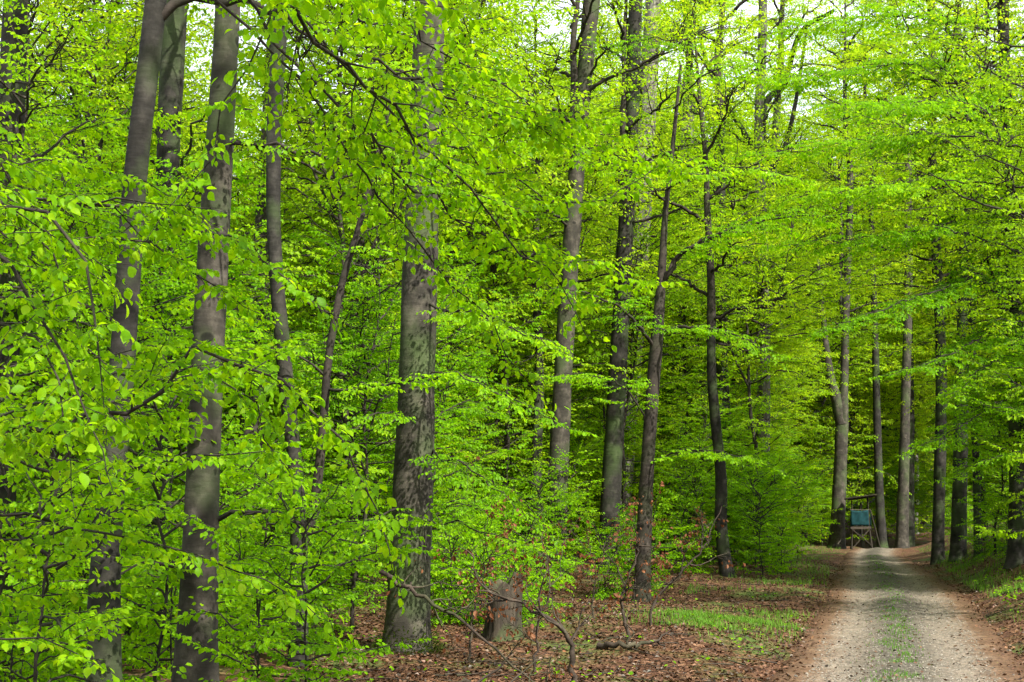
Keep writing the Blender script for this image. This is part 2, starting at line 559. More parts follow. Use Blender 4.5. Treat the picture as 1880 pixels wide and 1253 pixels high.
    return m


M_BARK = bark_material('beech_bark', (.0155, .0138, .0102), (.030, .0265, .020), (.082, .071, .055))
M_BARK_DARK = bark_material('beech_bark_shaded', (.007, .0065, .0052), (.0155, .0142, .0112), (.042, .038, .031))  # darker copy of the beech bark, with shade put into the colour
M_BARK_OAK = bark_material('oak_bark', (.05, .044, .037), (.12, .108, .093), (.22, .20, .175), rough=True, moss_amt=.2)
M_TWIG = bark_material('twig_bark', (.012, .010, .008), (.024, .019, .015), (.045, .037, .029), moss_amt=.15)
M_DEAD = bark_material('dead_wood', (.016, .012, .009), (.034, .025, .018), (.075, .056, .041), moss_amt=.25)
M_STUMP = bark_material('stump_bark', (.016, .0125, .009), (.038, .03, .021), (.085, .068, .048), moss=(.06, .11, .015), rough=True, moss_amt=.8)


def ground_material():
    m, N, Lk, out = new_mat('forest_floor')
    tc = N.new('ShaderNodeTexCoord')
    v = N.new('ShaderNodeTexVoronoi'); v.inputs['Scale'].default_value = 17
    Lk.new(tc.outputs['Object'], v.inputs[0])
    sp = N.new('ShaderNodeSeparateColor'); Lk.new(v.outputs['Color'], sp.inputs[0])
    r = ramp(N, [(0, (.018, .008, .005)), (.4, (.05, .022, .011)), (.8, (.10, .048, .025)), (1, (.19, .105, .06))])
    Lk.new(sp.outputs[0], r.inputs[0])
    n = N.new('ShaderNodeTexNoise'); n.inputs['Scale'].default_value = .55; n.inputs['Detail'].default_value = 7
    Lk.new(tc.outputs['Object'], n.inputs[0])
    r2 = ramp(N, [(.50, (0, 0, 0)), (.66, (.75, .75, .75))]); Lk.new(n.outputs[0], r2.inputs[0])
    mg = N.new('ShaderNodeMix'); mg.data_type = 'RGBA'; mg.inputs[7].default_value = (.045, .085, .014, 1)
    Lk.new(r2.outputs[0], mg.inputs[0]); Lk.new(r.outputs[0], mg.inputs[6])
    b = N.new('ShaderNodeBsdfPrincipled'); b.inputs['Roughness'].default_value = .9; b.inputs['Specular IOR Level'].default_value = .15
    Lk.new(mg.outputs[2], b.inputs['Base Color'])
    bp = N.new('ShaderNodeBump'); bp.inputs['Strength'].default_value = .8; bp.inputs['Distance'].default_value = .04
    Lk.new(sp.outputs[1], bp.inputs['Height']); Lk.new(bp.outputs[0], b.inputs['Normal'])
    Lk.new(b.outputs[0], out.inputs[0])
    return m


def track_material():
    m, N, Lk, out = new_mat('gravel_track')
    tc = N.new('ShaderNodeTexCoord')
    uvs = N.new('ShaderNodeSeparateXYZ'); Lk.new(tc.outputs['UV'], uvs.inputs[0])
    n0 = N.new('ShaderNodeTexNoise'); n0.inputs['Scale'].default_value = 1.3; n0.inputs['Detail'].default_value = 5
    Lk.new(tc.outputs['Object'], n0.inputs[0])
    wob = math_node(N, 'MULTIPLY_ADD', b=.16); wob.inputs[2].default_value = -.08; Lk.new(n0.outputs[0], wob.inputs[0])
    u = math_node(N, 'ADD'); Lk.new(uvs.outputs[0], u.inputs[0]); Lk.new(wob.outputs[0], u.inputs[1])
    edge = (.062, .030, .0145); pale = (.160, .131, .099); mid = (.072, .064, .048)
    r = ramp(N, [(0.06, edge), (.17, (.110, .066, .038)), (.27, pale), (.36, (.125, .104, .079)), (.45, mid), (.56, mid), (.65, (.125, .104, .079)), (.74, pale), (.84, (.110, .066, .038)), (.95, edge)])
    Lk.new(u.outputs[0], r.inputs[0])
    v = N.new('ShaderNodeTexVoronoi'); v.inputs['Scale'].default_value = 26
    Lk.new(tc.outputs['Object'], v.inputs[0])
    sp = N.new('ShaderNodeSeparateColor'); Lk.new(v.outputs['Color'], sp.inputs[0])
    r2 = ramp(N, [(0, (.5, .5, .5)), (.5, (.95, .95, .95)), (1, (1.35, 1.35, 1.35))]); Lk.new(sp.outputs[0], r2.inputs[0])
    mm = N.new('ShaderNodeMix'); mm.data_type = 'RGBA'; mm.blend_type = 'MULTIPLY'; mm.inputs[0].default_value = 1
    Lk.new(r.outputs[0], mm.inputs[6]); Lk.new(r2.outputs[0], mm.inputs[7])
    n1 = N.new('ShaderNodeTexNoise'); n1.inputs['Scale'].default_value = 5; n1.inputs['Detail'].default_value = 6
    Lk.new(tc.outputs['Object'], n1.inputs[0])
    r3 = ramp(N, [(.3, (.72, .72, .72)), (.7, (1.2, 1.2, 1.2))]); Lk.new(n1.outputs[0], r3.inputs[0])
    m3 = N.new('ShaderNodeMix'); m3.data_type = 'RGBA'; m3.blend_type = 'MULTIPLY'; m3.inputs[0].default_value = 1
    Lk.new(mm.outputs[2], m3.inputs[6]); Lk.new(r3.outputs[0], m3.inputs[7])
    b = N.new('ShaderNodeBsdfPrincipled'); b.inputs['Roughness'].default_value = .92; b.inputs['Specular IOR Level'].default_value = .15
    Lk.new(m3.outputs[2], b.inputs['Base Color'])
    bp = N.new('ShaderNodeBump'); bp.inputs['Strength'].default_value = .7; bp.inputs['Distance'].default_value = .025
    Lk.new(sp.outputs[1], bp.inputs['Height']); Lk.new(bp.outputs[0], b.inputs['Normal'])
    Lk.new(b.outputs[0], out.inputs[0])
    return m


def plain_material(name, col, var=.25, scale=8, rough=.8):
    m, N, Lk, out = new_mat(name)
    tc = N.new('ShaderNodeTexCoord')
    n = N.new('ShaderNodeTexNoise'); n.inputs['Scale'].default_value = scale; n.inputs['Detail'].default_value = 6
    Lk.new(tc.outputs['Object'], n.inputs[0])
    r = ramp(N, [(.3, tuple(c * (1 - var) for c in col)), (.7, tuple(c * (1 + var) for c in col))]); Lk.new(n.outputs[0], r.inputs[0])
    b = N.new('ShaderNodeBsdfPrincipled'); b.inputs['Roughness'].default_value = rough; b.inputs['Specular IOR Level'].default_value = .12
    Lk.new(r.outputs[0], b.inputs['Base Color'])
    bp = N.new('ShaderNodeBump'); bp.inputs['Strength'].default_value = .3; bp.inputs['Distance'].default_value = .02
    Lk.new(n.outputs[0], bp.inputs['Height']); Lk.new(bp.outputs[0], b.inputs['Normal'])
    Lk.new(b.outputs[0], out.inputs[0])
    return m


M_GROUND = ground_material()
M_TRACK = track_material()
M_STONE = leaf_material('gravel_stone', [(.07, .062, .05), (.14, .125, .10), (.27, .245, .205)], tmix=0, gloss=.02)
M_POST = plain_material('weathered_post', (.028, .023, .017), .4, 14)
M_PLANK = plain_material('weathered_plank', (.055, .045, .034), .35, 12)
M_TARP = plain_material('teal_tarpaulin', (.005, .029, .033), .35, 5, .8)
M_ROOF = plain_material('mossy_roofing', (.034, .031, .018), .5, 10)
M_MOSS = plain_material('moss', (.10, .16, .012), .5, 18, .95)

# ------------------------------------------------------------------ ground and track
gx = np.unique(np.concatenate([np.arange(-12, 32, .4), np.linspace(-160, -12, 60), np.linspace(32, 220, 70)]))
gy = np.unique(np.concatenate([np.linspace(-40, 8, 30), np.arange(8, 60, .4), np.arange(60, 110, .9), np.linspace(110, 320, 60)]))
X, Y = np.meshgrid(gx, gy)
gv = np.stack([X, Y, H(X, Y)], -1).reshape(-1, 3)
nx, ny = len(gx), len(gy)
ii = (np.arange(ny - 1)[:, None] * nx + np.arange(nx - 1)[None]).ravel()
gq = np.stack([ii, ii + 1, ii + nx + 1, ii + nx], 1)
ground = obj('ground', mk_mesh('ground', gv, quads=gq, mats=(M_GROUND,), smooth=True))
tag(ground, 'forest floor of brown leaf litter with green moss patches', 'ground', kind='structure')

HW = 2.25
ty = np.concatenate([np.arange(-20, 60, .3), np.arange(60, 125, .6)])
tu = np.linspace(-1, 1, 25)
def track_z(s, y):
    return zr(y) + .05 * np.exp(-(s / .45) ** 2) - .04 * np.exp(-((np.abs(s) - .9) / .33) ** 2) - .22 * sstep(2.0, HW, np.abs(s))
TY, TU = np.meshgrid(ty, tu, indexing='ij')
# cross sections stay square to the centre line
cx_, slope = xc(TY), (xc(TY + .5) - xc(TY - .5))
ln = np.sqrt(1 + slope ** 2)
TX = cx_ + TU * HW * tp(TY) / ln
TYY = TY - TU * HW * tp(TY) * slope / ln
wob_ = .16 * (np.sin(TY * .9 + np.sign(TU) * 2) + .6 * np.sin(TY * 2.3 + np.sign(TU)) + .4 * np.sin(TY * 5.1))
tz = track_z(TU * HW, TY) - .10 * sstep(1.85, 2.25, np.abs(TU * HW) + wob_ * .8) + np.sin(TX * 5 + TYY * 3) * np.sin(TYY * 4) * .008
tv = np.stack([TX, TYY, tz], -1).reshape(-1, 3)
ii = (np.arange(len(ty) - 1)[:, None] * 25 + np.arange(24)[None]).ravel()
tq = np.stack([ii, ii + 1, ii + 26, ii + 25], 1)
uv = np.stack([(TU + 1) / 2, TY / 3.4], -1).reshape(-1, 2)
track = obj('forest_track', mk_mesh('forest_track', tv, quads=tq, mats=(M_TRACK,), uv=uv, smooth=True))
tag(track, 'pale gravel forest track with two wheel ruts and a grassy middle', 'track', kind='structure')


# ------------------------------------------------------------------ trunks
def trunk_mesh(name, pts, radii, mat, sides=20, flare=.45, seed=0, origin=None, flare_h=.35):
    """pts from the base up; the base is sunk into the ground"""
    rs = RS(seed)
    a = np.hstack([np.asarray(pts, float), np.asarray(radii, float)[:, None]])
    L = np.linalg.norm(np.diff(a[:, :3], axis=0), axis=1).sum()
    n = int(max(14, min(60, L / .35)))
    a = resample(a, n)
    p, r = a[:, :3], a[:, 3]
    # denser rings near the base for the root flare
    s = np.concatenate([[0], np.cumsum(np.linalg.norm(np.diff(p, axis=0), axis=1))])
    ss = np.unique(np.concatenate([np.linspace(0, 1.2, 8), s[s > 1.25]]))
    p = np.stack([np.interp(ss, s, p[:, k]) for k in range(3)], 1)
    r = np.interp(ss, s, r)
    v, q = tube_arrays(p, np.ones(len(p)), sides)
    v = v.reshape(len(p), sides, 3)
    dirs = v - p[:, None]
    ph = np.arange(sides) * 2 * math.pi / sides
    lob = 1 + .35 * np.cos(ph * rs.randint(3, 6) + rs.uniform(0, 6)) + .2 * np.cos(ph * 2 + rs.uniform(0, 6))
    fl = np.exp(-ss / flare_h)[:, None] * flare * lob[None]
    bump = (np.sin(ss[:, None] * 1.7 + ph[None] * 2 + rs.uniform(0, 6)) * .022 + np.sin(ss[:, None] * 4.1 + ph[None] * 3 + rs.uniform(0, 6)) * .014
            + rs.normal(0, .007, (len(ss), sides)))
    rr = r[:, None] * (1 + fl + bump)
    v = p[:, None] + dirs * rr[..., None]
    if origin is not None:
        v = v - np.asarray(origin)
    return mk_mesh(name, v.reshape(-1, 3), quads=q, mats=(mat,), smooth=True)


def pixel_trunk(d, spec, top_z=None):
    """spec: (px, py, width_px) from the base up, at depth d -> base xyz, points, radii; runs from the ground to top_z"""
    pts = [P(a, b, d) for a, b, w in spec]
    rad = [w / 2 * d / FPX for a, b, w in spec]
    base = pts[0]
    z0 = h1(base[0], d)
    k = (pts[1] - pts[0]) / max(.2, (pts[1] - pts[0])[2])
    if z0 < base[2] - .02:
        pts.insert(0, base + k * (z0 - base[2])); rad.insert(0, rad[0] * 1.03)
    b = pts[0].copy(); b[2] = z0
    pts[0] = b - np.array([0, 0, .12])
    if top_z and top_z > pts[-1][2] + .5:
        e = unit(pts[-1] - pts[-2]); e[0] *= .6; e[1] = 0
        e = e / e[2]
        h = top_z - pts[-1][2]
        pts.append(pts[-1] + e * h); rad.append(rad[-1] * max(.45, 1 - h * .022))
    return b, pts, rad


# ------------------------------------------------------------------ shared crowns
def tall_crown(seed, limbs=15, height=15.0, reach=6.0, leaf_scale=1.85, keep=1.0, lod='far', name='tall_beech_crown', leafmat=None, bark=None, tw=1.7, crooked=.12):
    rs = RS(seed)
    F = Foliage()
    n = 9
    st = np.stack([rs.normal(0, .18, n).cumsum() * .5, rs.normal(0, .18, n).cumsum() * .5, np.linspace(0, height * .92, n)], 1)
    st[0, :2] = 0
    F.tube(resample(st, 24), np.linspace(.2, .03, 24), 8)
    az = rs.uniform(0, 6.28)
    for i in range(limbs):
        t = (i + .4) / limbs
        h = t * height * .86
        az += 2.4 + rs.normal(0, .3)
        o = np.array([np.interp(h, st[:, 2], st[:, k]) for k in range(3)])
        ln = reach * (.55 + .45 * math.sin(math.pi * min(1, .25 + t * .8))) * rs.uniform(.8, 1.15)
        el = math.radians(18 + 38 * t + rs.uniform(-8, 8))
        D = np.array([math.cos(az) * math.cos(el), math.sin(az) * math.cos(el), math.sin(el)])
        k = np.linspace(0, 1, 6)[:, None]
        b = o + D * ln * k - Z * (k * k) * ln * .22 + np.vstack([np.zeros(3), rs.normal(0, crooked, (5, 3)).cumsum(0)])
        spray(F, b, .055 * ln / 5 + .02, 2.1, rs, gap=.42, start=.2, tw=tw, sub_gap=.27, droop=.05, flat=.3, r1=.012)
        for s2 in range(5):
            t2 = rs.uniform(.25, .8)
            o2 = np.array([np.interp(t2, k[:, 0], b[:, c]) for c in range(3)])
            a2 = az + rs.choice([-1, 1]) * rs.uniform(.5, 1.1)
            l2 = ln * rs.uniform(.3, .55)
            e2 = el + rs.uniform(-.3, .5)
            D2 = np.array([math.cos(a2) * math.cos(e2), math.sin(a2) * math.cos(e2), math.sin(e2)])
            b2 = o2 + D2 * l2 * k - Z * (k * k) * l2 * .2
            spray(F, b2, .028, 1.5, rs, gap=.42, start=.2, tw=tw, sub_gap=.27, droop=.05, flat=.3, r1=.008, sides=4)
    F.compose(leaf_scale, .2, keep, twig_tubes=False, seed=seed)
    return F.both_mesh(name, lod, leafmat or M_LEAF_HIGH, bark or M_TWIG), len(F.frames[0])


def young_tree(seed, height=7.0, reach=2.4, n_br=46, low=.7, leaf_scale=1.0, lod='mid', r=.05, name='young_beech_crown', keep=1.0, tw=1.0, gap=.25, lean=.75):
    """a slim beech: a wavering leader, one or two side leaders, spreading layered branches"""
    rs = RS(seed)
    n = 9
    st = np.stack([rs.normal(0, .11, n).cumsum() * lean * height / 7, rs.normal(0, .11, n).cumsum() * lean * height / 7, np.linspace(0, height, n)], 1)
    st[:2, :2] *= .3; st[0, :2] = 0
    stem = resample(st, 26)
    stems = [(stem, 0.0, r)]
    F = Foliage()
    if height > 4:
        for k in range(2):
            i0 = rs.randint(8, 15)
            a0 = rs.uniform(0, 6.28); ll = height * rs.uniform(.32, .5)
            kk = np.linspace(0, 1, 7)[:, None]
            D0 = np.array([math.cos(a0) * .42, math.sin(a0) * .42, .9])
            b0 = stem[i0] + D0 * ll * kk - np.array([math.cos(a0), math.sin(a0), 0]) * (kk ** 2) * ll * .12 + np.vstack([np.zeros(3), rs.normal(0, .06, (6, 3)).cumsum(0)])
            b0 = resample(b0, 16)
            F.tube(b0, np.linspace(r * .5, .008, 16), 6)
            stems.append((b0, .25, r * .5))
    az = rs.uniform(0, 6.28)
    for i in range(n_br):
        which = 0 if (rs.rand() < .62 or len(stems) == 1) else rs.randint(1, len(stems))
        sp_, t0_, _ = stems[which]
        if which == 0:
            t = (i + rs.uniform(0, .9)) / n_br
            h = low + (height - low) * t * .98
            o = np.array([np.interp(h, stem[:, 2], stem[:, k]) for k in range(3)])
        else:
            x_ = rs.uniform(.2, 1)
            o = np.array([np.interp(x_, np.linspace(0, 1, len(sp_)), sp_[:, k]) for k in range(3)])
            if o[2] < low: continue
            t = min(1, o[2] / height)
        az += 2.4 + rs.normal(0, .7)
        ln = reach * (.45 + .65 * math.sin(math.pi * min(1, .12 + .95 * (1 - t)))) * rs.uniform(.45, 1.25) * (1 if which == 0 else .7)
        ln = max(.4, ln)
        el = math.radians(4 + 38 * t + rs.uniform(-14, 20))
        D = np.array([math.cos(az) * math.cos(el), math.sin(az) * math.cos(el), math.sin(el)])
        k = np.linspace(0, 1, 5)[:, None]
        b = o + D * ln * k - Z * (k ** 2) * ln * rs.uniform(.05, .32) + np.vstack([np.zeros(3), rs.normal(0, .05 + .02 * ln, (4, 3)).cumsum(0)])
        spray(F, b, .009 + .005 * ln, min(1.25, .38 * ln + .16), rs, gap=gap, start=.22, tw=tw, droop=.1, sides=4, sub_gap=.2 * tw, flat=.3)
    F.compose(leaf_scale, .22, keep, twig_tubes=True, seed=seed)
    v, q = tube_arrays(stem, np.linspace(r, .008, 26), 8)
    return mk_mesh(name + '_stem', v, quads=q, mats=(M_TWIG,), smooth=True), F.both_mesh(name, lod, M_LEAF_HIGH if lod == 'far' else M_LEAF, M_TWIG), len(F.frames[0])


TALL = [tall_crown(11), tall_crown(12, limbs=17, reach=5.4), tall_crown(13, limbs=13, reach=6.8)]
THIN = [tall_crown(14, keep=.5), tall_crown(15, limbs=13, keep=.5)]
SPARSE = [tall_crown(16, limbs=12, keep=.2), tall_crown(17, limbs=11, keep=.2)]
OAKC = tall_crown(21, limbs=12, reach=6.5, name='oak_crown', leafmat=M_LEAF_OAK, bark=M_BARK_DARK, crooked=.32, keep=.75)
YOUNG = [young_tree(31, 7, 2.9, 64, gap=.19), young_tree(32, 6.2, 3.1, 58, gap=.19), young_tree(33, 9, 2.8, 74, gap=.19)]
POLE = [young_tree(41, 16, 4.2, 110, low=1.2, leaf_scale=1.5, lod='far', r=.10, tw=1.5, gap=.34, name='pole_beech_crown'),
        young_tree(42, 13, 4.4, 96, low=1.0, leaf_scale=1.5, lod='far', r=.09, tw=1.5, gap=.34, name='pole_beech_crown'),
        young_tree(43, 20, 4.4, 130, low=1.8, leaf_scale=1.6, lod='far', r=.12, tw=1.6, gap=.36, name='pole_beech_crown')]
HIGH = [young_tree(44, 18, 5.0, 95, low=4.6, leaf_scale=1.5, keep=.7, lod='far', r=.12, tw=1.5, gap=.32, name='high_beech_crown'),
        young_tree(45, 15, 5.2, 85, low=4.0, leaf_scale=1.5, keep=.7, lod='far', r=.11, tw=1.5, gap=.32, name='high_beech_crown')]
SAP = [young_tree(51, 1.7, .9, 18, low=.12, r=.012, name='sapling_leaves', lean=.8, gap=.16), young_tree(52, 1.25, .8, 15, low=.08, r=.010, name='sapling_leaves', lean=1, gap=.16),
       young_tree(53, 2.6, 1.3, 28, low=.2, r=.018, name='sapling_leaves', lean=.8, gap=.18)]
print('leaves', [t[1] for t in TALL], OAKC[1], [t[2] for t in YOUNG + POLE + SAP])

ONE_LEAF = mk_mesh('leaf', LEAF['near'][0], tris=LEAF['near'][1], mats=(M_LEAF_ONE,), uv=LEAF['near'][0][:, :2] + np.array([0, .5]), smooth=True)


def leaf_objects(F, base, parent, n=300, mesh=ONE_LEAF):
    """the n leaves of F that show largest in the photo become objects of their own"""
    p, d, nn, s = F.frames
    px, py, f = project(p + d * (s * .5)[:, None])
    size = s / f * ((px > 5) & (px < 1875) & (py > 5) & (py < 1248) & (f > 1))
    idx = np.argsort(-size)[:n]
    idx = idx[size[idx] > 0]
    p, d, nn, s = F.take(idx)
    side = np.cross(nn, d)
    for i in range(len(p)):
        o = bpy.data.objects.new('leaf', mesh)
        M = np.eye(4)
        M[:3, 0] = d[i] * s[i]; M[:3, 1] = side[i] * s[i]; M[:3, 2] = nn[i] * s[i]; M[:3, 3] = p[i] - base
        o.parent = parent
        o.matrix_basis = Matrix(M.tolist())
        COL.objects.link(o)


def tree(name, label, base, trunk, crown=None, crown_at=None, crown_scale=1, crown_rot=0, cat='tree', group=None):
    e = obj(name, None, loc=base)
    e.empty_display_size = .3
    tag(e, label, cat, group)
    if trunk is not None:
        obj('trunk', trunk, e)
    if crown is not None:
        c = obj('crown', crown, e, loc=crown_at if crown_at is not None else (0, 0, 0))
        c.scale = (crown_scale,) * 3
        c.rotation_euler = (0, 0, crown_rot)
        c['kind'] = 'stuff'
    return e


def add_boughs(e, base, specs, seed, lod='mid', leafmat=None, bark=None, n_leaf_objects=0, leaf_scale=1.0, gravity=.28, name='bough', wide=1.0, **kw):
    """specs: (list of 3D points, start radius, width). Each bough a part, its leaves one part of the tree"""
    for bi, (pts, r0, w) in enumerate(specs):
        rs = RS(seed + bi * 17)
        F = Foliage()
        spray(F, pts, r0, w * wide, rs, **kw)
        F.compose(leaf_scale, gravity, seed=seed + bi)
        b = obj(name, F.wood_mesh(name, bark or M_TWIG, base), e)
        if n_leaf_objects:
            leaf_objects(F, base, b, int(n_leaf_objects / len(specs)))
        fo = obj('foliage', F.leaf_mesh('foliage', lod, leafmat or (M_LEAF_NEAR if lod == 'near' else M_LEAF), base, uv=(lod == 'near')), b)
        fo['kind'] = 'stuff'


# ------------------------------------------------------------------ the big trunks of the photograph
def big_tree(label, d, spec, top_z, crown=None, mat=None, name='beech_tree', seed=0, rot=0, cscale=1.0, flare=.45, boughs=None, low=None, **kw):
    base, pts, rad = pixel_trunk(d, spec, top_z)
    tm = trunk_mesh('trunk', pts, rad, mat or M_BARK, origin=base, seed=seed, flare=flare)
    e = tree(name, label, base, tm, crown, pts[-1] - base - np.array([0, 0, .3]), cscale, rot)
    if low:
        pz_ = np.array([q[2] for q in pts])
        z_ = base[2] + low
        o_ = np.array([np.interp(z_, pz_, [q[k] for q in pts]) for k in range(3)])
        c = obj('crown', THIN[seed % 2][0], e, loc=o_ - base)
        c.scale = (.95, .95, .8); c.rotation_euler = (0, 0, seed * 1.7); c['kind'] = 'stuff'
    if boughs:
        add_boughs(e, base, boughs, seed + 500, **kw)
    return e, base


def pp(d, *xy):
    """pixel list -> points; an entry may carry its own depth"""
    return [P(a[0], a[1], a[2] if len(a) > 2 else d) for a in xy]


T = [t[0] for t in TALL]
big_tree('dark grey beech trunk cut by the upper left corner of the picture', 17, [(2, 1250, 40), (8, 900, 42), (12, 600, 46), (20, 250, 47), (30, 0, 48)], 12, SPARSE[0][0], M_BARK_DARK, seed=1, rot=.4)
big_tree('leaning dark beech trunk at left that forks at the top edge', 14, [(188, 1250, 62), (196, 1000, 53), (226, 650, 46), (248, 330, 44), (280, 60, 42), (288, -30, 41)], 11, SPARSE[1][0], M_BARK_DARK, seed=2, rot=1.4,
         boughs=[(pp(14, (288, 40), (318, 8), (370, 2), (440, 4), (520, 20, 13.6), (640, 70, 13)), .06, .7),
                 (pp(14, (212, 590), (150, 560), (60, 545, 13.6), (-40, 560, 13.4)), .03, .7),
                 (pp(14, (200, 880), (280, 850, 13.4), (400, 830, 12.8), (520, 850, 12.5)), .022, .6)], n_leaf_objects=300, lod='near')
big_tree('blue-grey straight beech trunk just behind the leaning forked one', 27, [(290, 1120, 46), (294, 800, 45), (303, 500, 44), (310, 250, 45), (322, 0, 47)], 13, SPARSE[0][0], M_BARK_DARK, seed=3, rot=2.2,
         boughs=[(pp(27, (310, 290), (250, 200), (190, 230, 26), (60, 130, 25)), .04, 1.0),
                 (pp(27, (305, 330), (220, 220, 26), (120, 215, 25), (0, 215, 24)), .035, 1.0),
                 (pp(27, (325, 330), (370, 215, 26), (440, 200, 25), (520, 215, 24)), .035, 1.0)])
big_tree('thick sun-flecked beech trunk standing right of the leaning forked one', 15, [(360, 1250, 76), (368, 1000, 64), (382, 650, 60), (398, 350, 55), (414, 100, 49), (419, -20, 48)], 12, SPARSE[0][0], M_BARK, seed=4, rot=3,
         boughs=[(pp(15, (400, 955), (455, 940, 14.6), (520, 945, 14.2), (600, 985, 14), (690, 1010, 13.6)), .03, .55),
                 (pp(15, (405, 265), (480, 268, 14.8), (560, 278, 14.5), (680, 300, 14), (800, 310, 13.8)), .028, .6),
                 (pp(15, (345, 1060), (280, 1040, 14.4), (180, 1060, 14), (60, 1080, 13.6)), .02, .6)], n_leaf_objects=300, lod='near')
# the double-stemmed slender beech
e, b = big_tree('slender curved beech stem with a thin side stem forking low', 22, [(548, 1165, 34), (548, 1020, 32), (546, 900, 28), (524, 690, 28), (503, 430, 27), (505, 200, 29), (518, 0, 30)], 12, SPARSE[1][0], M_BARK_DARK, seed=5, rot=4, cscale=.7, flare=.2)
st = pp(22, (552, 1010), (575, 940), (592, 800), (603, 660), (628, 520), (658, 420), (690, 290), (720, 180))
obj('side_stem', trunk_mesh('side_stem', st, np.linspace(.085, .035, 8), M_TWIG, sides=12, origin=b, flare=0, seed=6), e)
add_boughs(e, b, [(pp(22, (605, 715), (680, 708, 21), (760, 700, 20), (830, 680, 19.2), (945, 745, 18.6)), .028, .55),
                  (pp(22, (645, 465), (700, 455, 21), (770, 480, 20.5)), .03, .4),
                  (pp(22, (660, 410), (700, 350), (760, 300, 21), (850, 270, 20)), .025, .6),
                  (pp(22, (596, 690), (520, 640, 21.5), (440, 640, 21)), .022, .6)], 700)
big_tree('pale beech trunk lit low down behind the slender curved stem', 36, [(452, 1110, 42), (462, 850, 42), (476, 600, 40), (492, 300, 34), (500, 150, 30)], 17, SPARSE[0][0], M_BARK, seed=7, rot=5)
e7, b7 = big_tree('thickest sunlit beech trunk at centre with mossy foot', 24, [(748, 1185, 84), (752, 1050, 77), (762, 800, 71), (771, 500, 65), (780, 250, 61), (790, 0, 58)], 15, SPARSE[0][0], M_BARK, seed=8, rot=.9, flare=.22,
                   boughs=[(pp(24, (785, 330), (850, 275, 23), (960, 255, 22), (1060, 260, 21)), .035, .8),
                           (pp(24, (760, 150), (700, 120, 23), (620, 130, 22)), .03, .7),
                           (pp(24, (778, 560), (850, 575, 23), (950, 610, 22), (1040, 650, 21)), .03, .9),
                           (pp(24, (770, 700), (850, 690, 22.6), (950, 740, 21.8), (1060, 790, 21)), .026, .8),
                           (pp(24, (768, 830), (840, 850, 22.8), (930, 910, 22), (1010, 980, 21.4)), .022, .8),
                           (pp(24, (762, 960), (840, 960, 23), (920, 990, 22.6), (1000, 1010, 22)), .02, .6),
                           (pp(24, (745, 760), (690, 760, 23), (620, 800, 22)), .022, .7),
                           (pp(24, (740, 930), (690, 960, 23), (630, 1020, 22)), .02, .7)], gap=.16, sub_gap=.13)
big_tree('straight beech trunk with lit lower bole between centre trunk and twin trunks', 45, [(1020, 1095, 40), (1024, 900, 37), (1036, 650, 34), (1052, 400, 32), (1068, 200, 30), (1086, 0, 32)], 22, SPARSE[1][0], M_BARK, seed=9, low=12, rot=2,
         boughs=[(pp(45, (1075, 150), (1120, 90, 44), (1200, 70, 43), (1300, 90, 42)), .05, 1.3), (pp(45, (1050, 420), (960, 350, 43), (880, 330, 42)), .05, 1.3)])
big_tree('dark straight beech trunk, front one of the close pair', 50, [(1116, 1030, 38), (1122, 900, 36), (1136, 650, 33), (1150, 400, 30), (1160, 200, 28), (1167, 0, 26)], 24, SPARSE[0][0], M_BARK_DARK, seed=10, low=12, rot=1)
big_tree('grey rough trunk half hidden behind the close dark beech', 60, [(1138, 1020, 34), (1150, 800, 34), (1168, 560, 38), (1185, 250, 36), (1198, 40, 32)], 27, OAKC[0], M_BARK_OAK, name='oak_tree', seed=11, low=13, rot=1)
e, b = big_tree('slim dark beech with long arching side boughs right of the trunk pair', 38, [(1179, 1075, 30), (1186, 900, 26), (1198, 720, 24), (1206, 620, 24), (1214, 520, 17), (1221, 400, 11), (1236, 260, 8), (1250, 120, 5)], None, None, M_TWIG, seed=12, flare=.25, leaf_scale=1.25, wide=1.4, tw=1.2,
                boughs=[(pp(38, (1219, 520), (1252, 465, 37.5), (1330, 425, 37), (1440, 400, 36), (1560, 395, 35)), .075, 1.2),
                        (pp(38, (1218, 510), (1270, 455, 38), (1380, 410, 38), (1520, 375, 38)), .065, 1.2),
                        (pp(38, (1204, 640), (1165, 590, 37), (1110, 550, 36), (1000, 520, 35)), .06, 1.1),
                        (pp(38, (1206, 610), (1260, 600, 37), (1340, 610, 36), (1430, 650, 35)), .055, 1.1),
                        (pp(38, (1190, 780), (1150, 715, 37), (1090, 690, 36), (1000, 690, 35)), .03, 1.0),
                        (pp(38, (1222, 370), (1180, 330, 37), (1120, 300, 36), (1000, 270, 35)), .035, 1.0),
                        (pp(38, (1222, 350), (1270, 320, 37), (1360, 310, 36), (1480, 330, 35)), .035, 1.0),
                        (pp(38, (1236, 200), (1290, 140, 37), (1370, 120, 36), (1480, 140, 35)), .03, 1.0),
                        (pp(38, (1188, 860), (1240, 830, 37), (1330, 830, 36), (1420, 860, 35)), .025, .9)], gap=.3)
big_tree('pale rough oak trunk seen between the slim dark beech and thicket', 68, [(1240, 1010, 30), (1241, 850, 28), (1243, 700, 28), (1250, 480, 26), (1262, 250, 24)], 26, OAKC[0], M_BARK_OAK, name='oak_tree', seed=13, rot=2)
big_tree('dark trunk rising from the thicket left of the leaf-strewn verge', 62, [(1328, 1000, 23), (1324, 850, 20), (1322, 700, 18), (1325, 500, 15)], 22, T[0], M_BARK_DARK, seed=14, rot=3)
big_tree('slightly tilted dark trunk next right of the thicket trunk', 75, [(1352, 960, 24), (1362, 850, 24), (1372, 700, 22), (1395, 500, 18), (1420, 300, 15)], 28, T[1], M_BARK_DARK, seed=15, rot=4)
